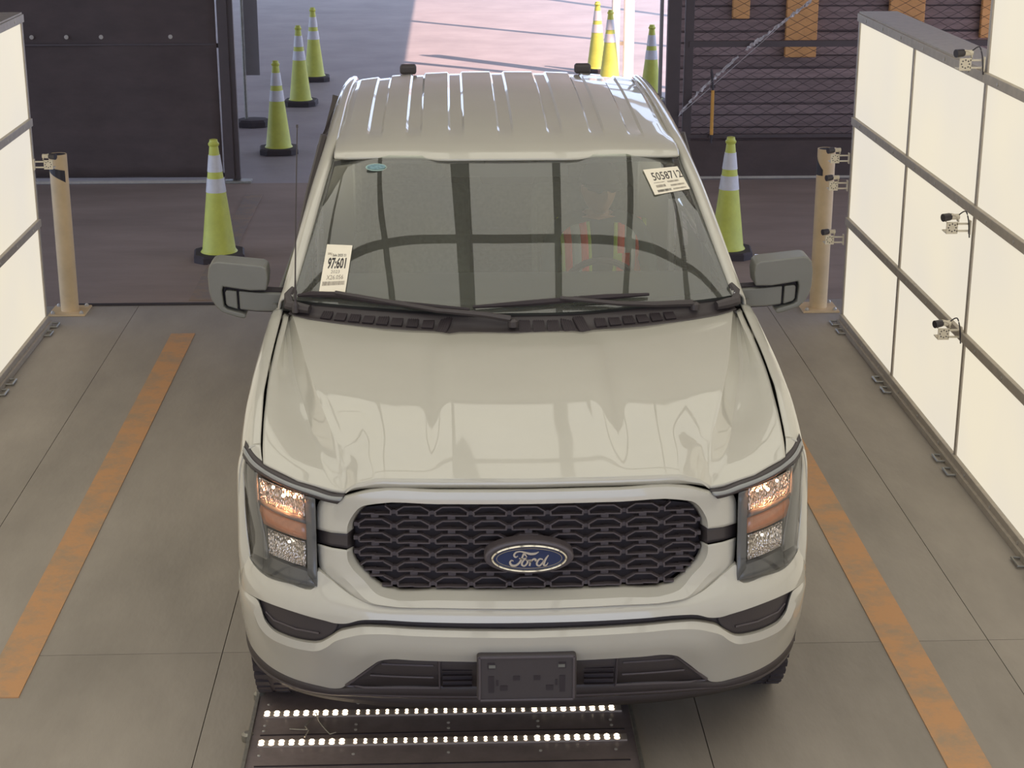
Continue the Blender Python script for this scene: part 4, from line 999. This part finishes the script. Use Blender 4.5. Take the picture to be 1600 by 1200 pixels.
def bollard(x, y, h, label, patch):
    t = empty('bollard', (x, y, 0), 0, label, 'bollard', 'tan steel bollards')
    MB().lathe((0, 0, 0), [(.060, .012), (.060, h), (.052, h), (.052, h-.10), (0, h-.10)], 32).build('pipe', M_boll, t, smooth=True)
    MB().box((0, 0, .006), (.25, .25, .012)).build('base_plate', M_boll, t, bevel=.003)
    for p in (-.095, .095):
        for q in (-.095, .095): MB().lathe((p, q, .012), [(.014, 0), (.014, .01), (.006, .02)], 6).build('anchor_bolt', M_bolt, t)
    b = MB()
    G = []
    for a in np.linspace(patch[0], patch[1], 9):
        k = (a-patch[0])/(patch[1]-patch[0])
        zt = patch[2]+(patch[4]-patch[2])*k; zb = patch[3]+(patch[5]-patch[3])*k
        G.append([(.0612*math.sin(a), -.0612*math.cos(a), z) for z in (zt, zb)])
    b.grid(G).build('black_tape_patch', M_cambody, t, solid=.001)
    MB().lathe((0, 0, h-.02), [(.0515, 0), (.0515, .018), (0, .018)], 24).build('mouth_shade_disc', M_black2, t)  # dark disc standing in for the shade inside the open pipe top
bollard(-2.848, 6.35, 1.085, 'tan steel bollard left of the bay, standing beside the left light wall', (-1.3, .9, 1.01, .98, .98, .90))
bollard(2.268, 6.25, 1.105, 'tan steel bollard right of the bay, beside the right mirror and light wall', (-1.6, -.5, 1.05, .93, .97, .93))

def wallcam(x, y, z, s, label, cable=False):
    t = empty('scan_camera', (x, y, z), 0, label, 'camera', 'small cameras on cream brackets')
    MB().box((-s*.035, 0, .018), (.07, .012, .008)).build('bracket_arm', M_bracket, t); MB().box((-s*.035, 0, -.018), (.07, .012, .008)).build('bracket_arm', M_bracket, t)
    MB().box((-s*.002, 0, 0), (.006, .03, .07)).build('mount_plate', M_bracket, t)
    MB().box((-s*.092, -.002, -.002), (.058, .008, .060)).box((-s*.092, .035, -.028), (.058, .075, .006)).build('bracket_plate', M_bracket, t, bevel=.002)
    b = MB()
    for k in range(8): b.lathe((-s*.092+.019*math.cos(k*PI/4), -.0065, .019*math.sin(k*PI/4)), [(.0035, -.001), (.0035, .001)], 8, 'Y')
    b.build('bracket_holes', M_cambody, t)
    b = MB(); rr = [(-s*(.092-.032*math.cos(a)), -.002+q, .028+.036*math.sin(a)) for q in (0, .03) for a in np.linspace(0, PI, 9)]
    b.add(rr, [(i, i+1, i+10, i+9) for i in range(8)]); b.build('bracket_hoop', M_bracket, t, solid=.005, soff=0, smooth=True)
    MB().tube([(-s*.055, .015, .052), (-s*.10, .012, .050)], .014, 10).build('camera_body', M_bracket, t, smooth=True)
    MB().tube([(-s*.098, .012, .052), (-s*.105, .010, .052), (-s*.142, -.004, .050)], [.016, .019, .020], 14).build('camera_lens', M_cambody, t, smooth=True)
    if cable: MB().tube(interp(np.array([(-s*.06, .01, .06), (-s*.03, -.004, .082), (-s*.018, -.012, .05), (-s*.010, -.012, 0), (-s*.004, -.012, -.05)]), 4), .0035, 6).build('cable', M_cambody, t)
wallcam(2.33, 3.17, 2.075, 1, 'small camera on a cream bracket at the notch on top of the right light wall', True)
wallcam(2.34, 5.90, 1.105, 1, 'small camera topmost of three at the far end of the right light wall')
wallcam(2.34, 5.90, .925, 1, 'small camera middle of three at the far end of the right light wall')
wallcam(2.335, 5.90, .565, 1, 'small camera lowest of three at the far end of the right light wall')
wallcam(2.335, 3.19, 1.265, 1, 'small camera with looped cable on the upper seam of the right light wall', True)
wallcam(2.335, 3.19, .715, 1, 'small camera on a cream bracket at the lower seam of the right light wall', True)
wallcam(-2.92, 5.98, 1.085, -1, 'small camera on a cream bracket at the far end of the left light wall')

# ---- left: black privacy screen on a steel frame
sc_ = empty('privacy_screen', (-4.2, 10.8, 0), label='tall black fabric privacy screen on a dark steel frame, left of the opening', cat='screen')
G = [[(x, .018*math.sin(x*2.1+z*1.3)+.010*math.sin(x*7+z*3.1), z) for z in np.linspace(.05, 3.1, 28)] for x in np.linspace(-3.4, 1.86, 60)]
MB().grid(G).build('screen_cloth', M_screen, sc_, smooth=True, solid=.004)
for x in (-3.4, -.75, 1.98):
    MB().box((x, .03, 1.58), (.07, .06, 3.12)).build('screen_post', M_post, sc_, bevel=.004)
MB().box((1.92, .0, 1.58), (.09, .05, 3.1)).build('screen_post', M_post, sc_, bevel=.004)
for z in (.06, 1.245, 3.1): MB().box((-.70, .04, z), (5.3, .04, .04)).build('screen_rail', M_post, sc_)
MB().box((-.75, -.02, 1.262), (5.2, .012, .02)).build('screen_hem', M_post, sc_, bevel=.003)
for k in range(16): MB().lathe((-3.2+.31*k, -.016, 1.33), [(.014, -.002), (.020, 0), (.014, .004), (.008, .002)], 12, 'Y').build('grommet', M_alu, sc_)
MB().box((2.0, -.02, .01), (.24, .14, .02)).build('foot_plate', M_steel, sc_, bevel=.004)
MB().box((-.75, -.03, .012), (5.2, .05, .022)).build('floor_rail', M_alu, sc_)

# ---- right: chain link gate
gt = empty('chain_link_gate', (3.3, 10.8, 0), label='dark framed chain-link gate with black kick board, right of the opening', cat='gate')
MB().box((-1.49, 0, 1.6), (.12, .08, 3.2)).build('gate_post', M_post, gt, bevel=.005)
MB().box((-1.35, .01, 1.6), (.08, .05, 3.1)).build('gate_post', M_post, gt, bevel=.004)
MB().box((1.75, 0, 1.6), (.08, .08, 3.2)).build('gate_post', M_post, gt, bevel=.005)
MB().box((-1.60, .06, 1.6), (.03, .05, 3.0)).build('gate_stop', M_signg, gt)
for z, h in ((.40, .03), (1.243, .055), (3.1, .06)): MB().box((.2, 0, z), (3.1, .05, h)).build('gate_rail', M_post, gt)
MB().box((.2, -.005, .185), (3.1, .03, .34)).build('kick_board', M_screen, gt)
MB().box((.2, 0, .012), (3.1, .06, .022)).build('floor_rail', M_alu, gt)
b = MB(); p = .082; x0, x1, z0, z1 = -1.31, 1.71, .41, 3.08
n = int((x1-x0)/p)
for i in range(n+1):
    xx = x0+i*p; pts = []
    for k in range(int((z1-z0)/(p*.52))+1):
        pts.append((xx+(p*1.0 if (k+i) % 2 else 0)-p*.5, .006*(1 if k % 2 else -1), z0+k*p*.52))
    b.tube(pts, .0042, 3, cap=False)
tag(b.build('chain_link_mesh', M_wire, gt), kind='stuff')
MB().tube([(-1.125, -.06, .345), (-1.125, -.06, .83), (-1.14, -.06, .98), (-1.145, -.06, 1.02)], [.010, .010, .013, .008], 8).build('drop_rod', M_wire, gt)
MB().tube([(-1.125, -.06, .42), (-1.127, -.06, .83)], .016, 10).build('rod_sleeve', M_yel, gt, smooth=True, label=None) if False else tag(MB().tube([(-1.125, -.06, .42), (-1.127, -.06, .83)], .016, 10).build('rod_sleeve', M_yel, gt, smooth=True), 'yellow sleeve on the drop rod')
MB().box((-1.125, -.04, .40), (.05, .04, .02)).box((-1.127, -.04, .86), (.05, .04, .02)).build('rod_bracket', M_post, gt)
MB().box((.93, -.02, .80), (.05, .04, .30)).box((1.0, -.02, .95), (.16, .03, .03)).build('gate_latch', M_post, gt, bevel=.004)
# torn tape across the mesh
rnd = random.Random(3); tp_ = empty('torn_tape', (2.4, 10.74, 1.1), label='torn silvery strip of tape stretched diagonally across the chain-link gate', cat='tape')
def ribbon(a, c, w, n, m):
    G = []
    for i in range(n+1):
        t = i/n; x = a[0]+(c[0]-a[0])*t; z = a[1]+(c[1]-a[1])*t
        ww = w*(.35+.65*abs(math.sin(i*1.7)))*rnd.uniform(.6, 1.2)
        G.append([(x-2.4+rnd.uniform(-.008, .008), rnd.uniform(-.02, .02), z-1.1+q*ww+rnd.uniform(-.006, .006)) for q in (-.5, 0, .5)])
    MB().grid(G).build('tape_piece', m, tp_, solid=.001)
ribbon((1.86, .60), (2.06, .83), .035, 14, M_tape); ribbon((2.06, .83), (2.40, 1.14), .048, 20, M_tape); ribbon((2.46, 1.20), (2.62, 1.31), .05, 12, M_tape); ribbon((2.62, 1.31), (3.05, 1.64), .04, 26, M_tape)
MB().tube([(1.8-2.4, .03, .53-1.1), (3.10-2.4, .03, 1.70-1.1)], .003, 5).build('tape_cord', M_tape, tp_)
# slatted stack seen through the mesh
sl = empty('slatted_screen', (4.0, 12.0, 0), label='dark brown horizontal slatted screen with orange uprights, behind the chain-link gate', cat='slatted screen')
for k in range(26):
    z = .05+k*.118
    o = MB().box((0, (k % 3)*.012, z+.05), (4.2, .05, .100+.010*((k*7) % 3-1))).build('slat', M_slat, sl)
for (x0, x1, z0) in ((2.52, 2.69, 1.345), (3.05, 3.36, .97), (4.06, 4.41, 1.19), (4.97, 5.23, 1.15)):
    MB().box(((x0+x1)/2-4.0, -.05, (z0+3.1)/2), (x1-x0, .06, 3.1-z0)).build('orange_upright', M_orange, sl, bevel=.01)
MB().box((0, .045, 1.58), (4.2, .03, 3.1)).build('backing_board', M_slat, sl)  # added to keep sunlight from the yard from leaking between the slats
for x in (-1.9, -1.15, .3, 1.5, 2.0): MB().box((x, .10, 1.56), (.14, .1, 3.1)).build('dark_upright', M_post, sl)
# ---- yard: white posts, sign
wp = empty('white_post', (2.0, 17.35, 0), label='pair of bright white upright posts in the sunlit yard behind the cab roof', cat='post')
for x, w in ((-.10, .10), (.07, .13)):
    MB().box((x, 0, 1.8), (w, .10, 3.6)).build('upright', M_white, wp, bevel=.01)
MB().box((-.0, .03, .45), (.10, .03, .05)).box((0, .03, 2.2), (.10, .03, .05)).box((0, 0, .012), (.42, .3, .024)).build('post_base', M_white, wp)
sg = empty('sign', (-2.44, 13.9, 0), label='grey backed upright sign panel on a thin pole beside the black screen', cat='sign')
MB().box((.07, .03, 1.42), (.15, .012, 1.75)).build('sign_panel', M_signg, sg, bevel=.004)
MB().tube([(-.02, 0, .05), (-.02, 0, 2.4)], .018, 10).build('sign_pole', M_steel, sg)
MB().lathe((.05, 0, 0), [(.20, 0), (.20, .05), (.17, .075), (.05, .08)], 8, sx=1, sy=.8).build('sign_base', M_conebase, sg)

# ---- undercarriage light scanner on the floor
sn = empty('floor_scanner', (-.30, .42, 0), label='flat black floor plate with two rows of bright white LEDs under the bumper', cat='scanner')
MB().box((0, 0, .012), (1.40, .80, .024)).build('scanner_plate', M_plate, sn, bevel=.003)
for s, x in ((-1, -.702), (1, .702)):
    MB().box((x, 0, .018), (.012, .84, .036)).build('edge_trim', M_steel, sn)
MB().box((0, -.41, .016), (1.42, .012, .032)).build('edge_trim', M_steel, sn)
for y in (.19, -.025):
    MB().box((0, y, .027), (1.335, .042, .008)).build('led_channel', M_chan, sn)
    b = MB()
    for k in range(36):
        x = -.650+k*.0362+(.012 if k > 8 else 0)+(.006 if k > 26 else 0)-.004
        big = k < 9 or k > 26
        for q in (-.0095, .0095): b.lathe((x, y+q, .031), [(.0105 if big else .0062, 0), (.0085 if big else .005, .003)], 8)
    tag(b.build('led_diodes', M_led, sn), kind='stuff')
for y in (.27, .11, .07, -.105):
    b = MB()
    for x in (-.655, -.32, .02, .35, .62): b.lathe((x, y, .024), [(.006, 0), (.006, .003), (.003, .005)], 8)
    b.build('plate_screws', M_bolt, sn)
for y in (-.32, -.16, .06): MB().box((0, y-.02, .0255), (1.33, .006, .003)).build('plate_seam', M_black2, sn)
for x, y in ((-.70, .36), (-.712, .05), (-.70, -.395), (.706, -.40)):
    MB().lathe((x, y, .02), [(.022, -.018), (.022, .006), (.012, .014)], 10).build('corner_foot', M_steel, sn)
rg = empty('twisted_wire', (-.80, .48, .028), label='small twisted bit of wire lying on the floor scanner plate between the LED rows', cat='debris')
MB().tube([(0, -.06, .01), (.01, -.02, .015), (-.004, .02, .01), (.02, .07, .015), (.03, .10, .02), (.045, .05, .012), (.07, .0, .008), (.09, -.035, .006), (.11, -.02, .005)], .0028, 6).build('wire', M_steel, rg)
MB().tube([(.01, -.01, .012), (-.03, .0, .008), (-.06, .012, .004)], .0025, 6).build('wire_end', M_steel, rg)
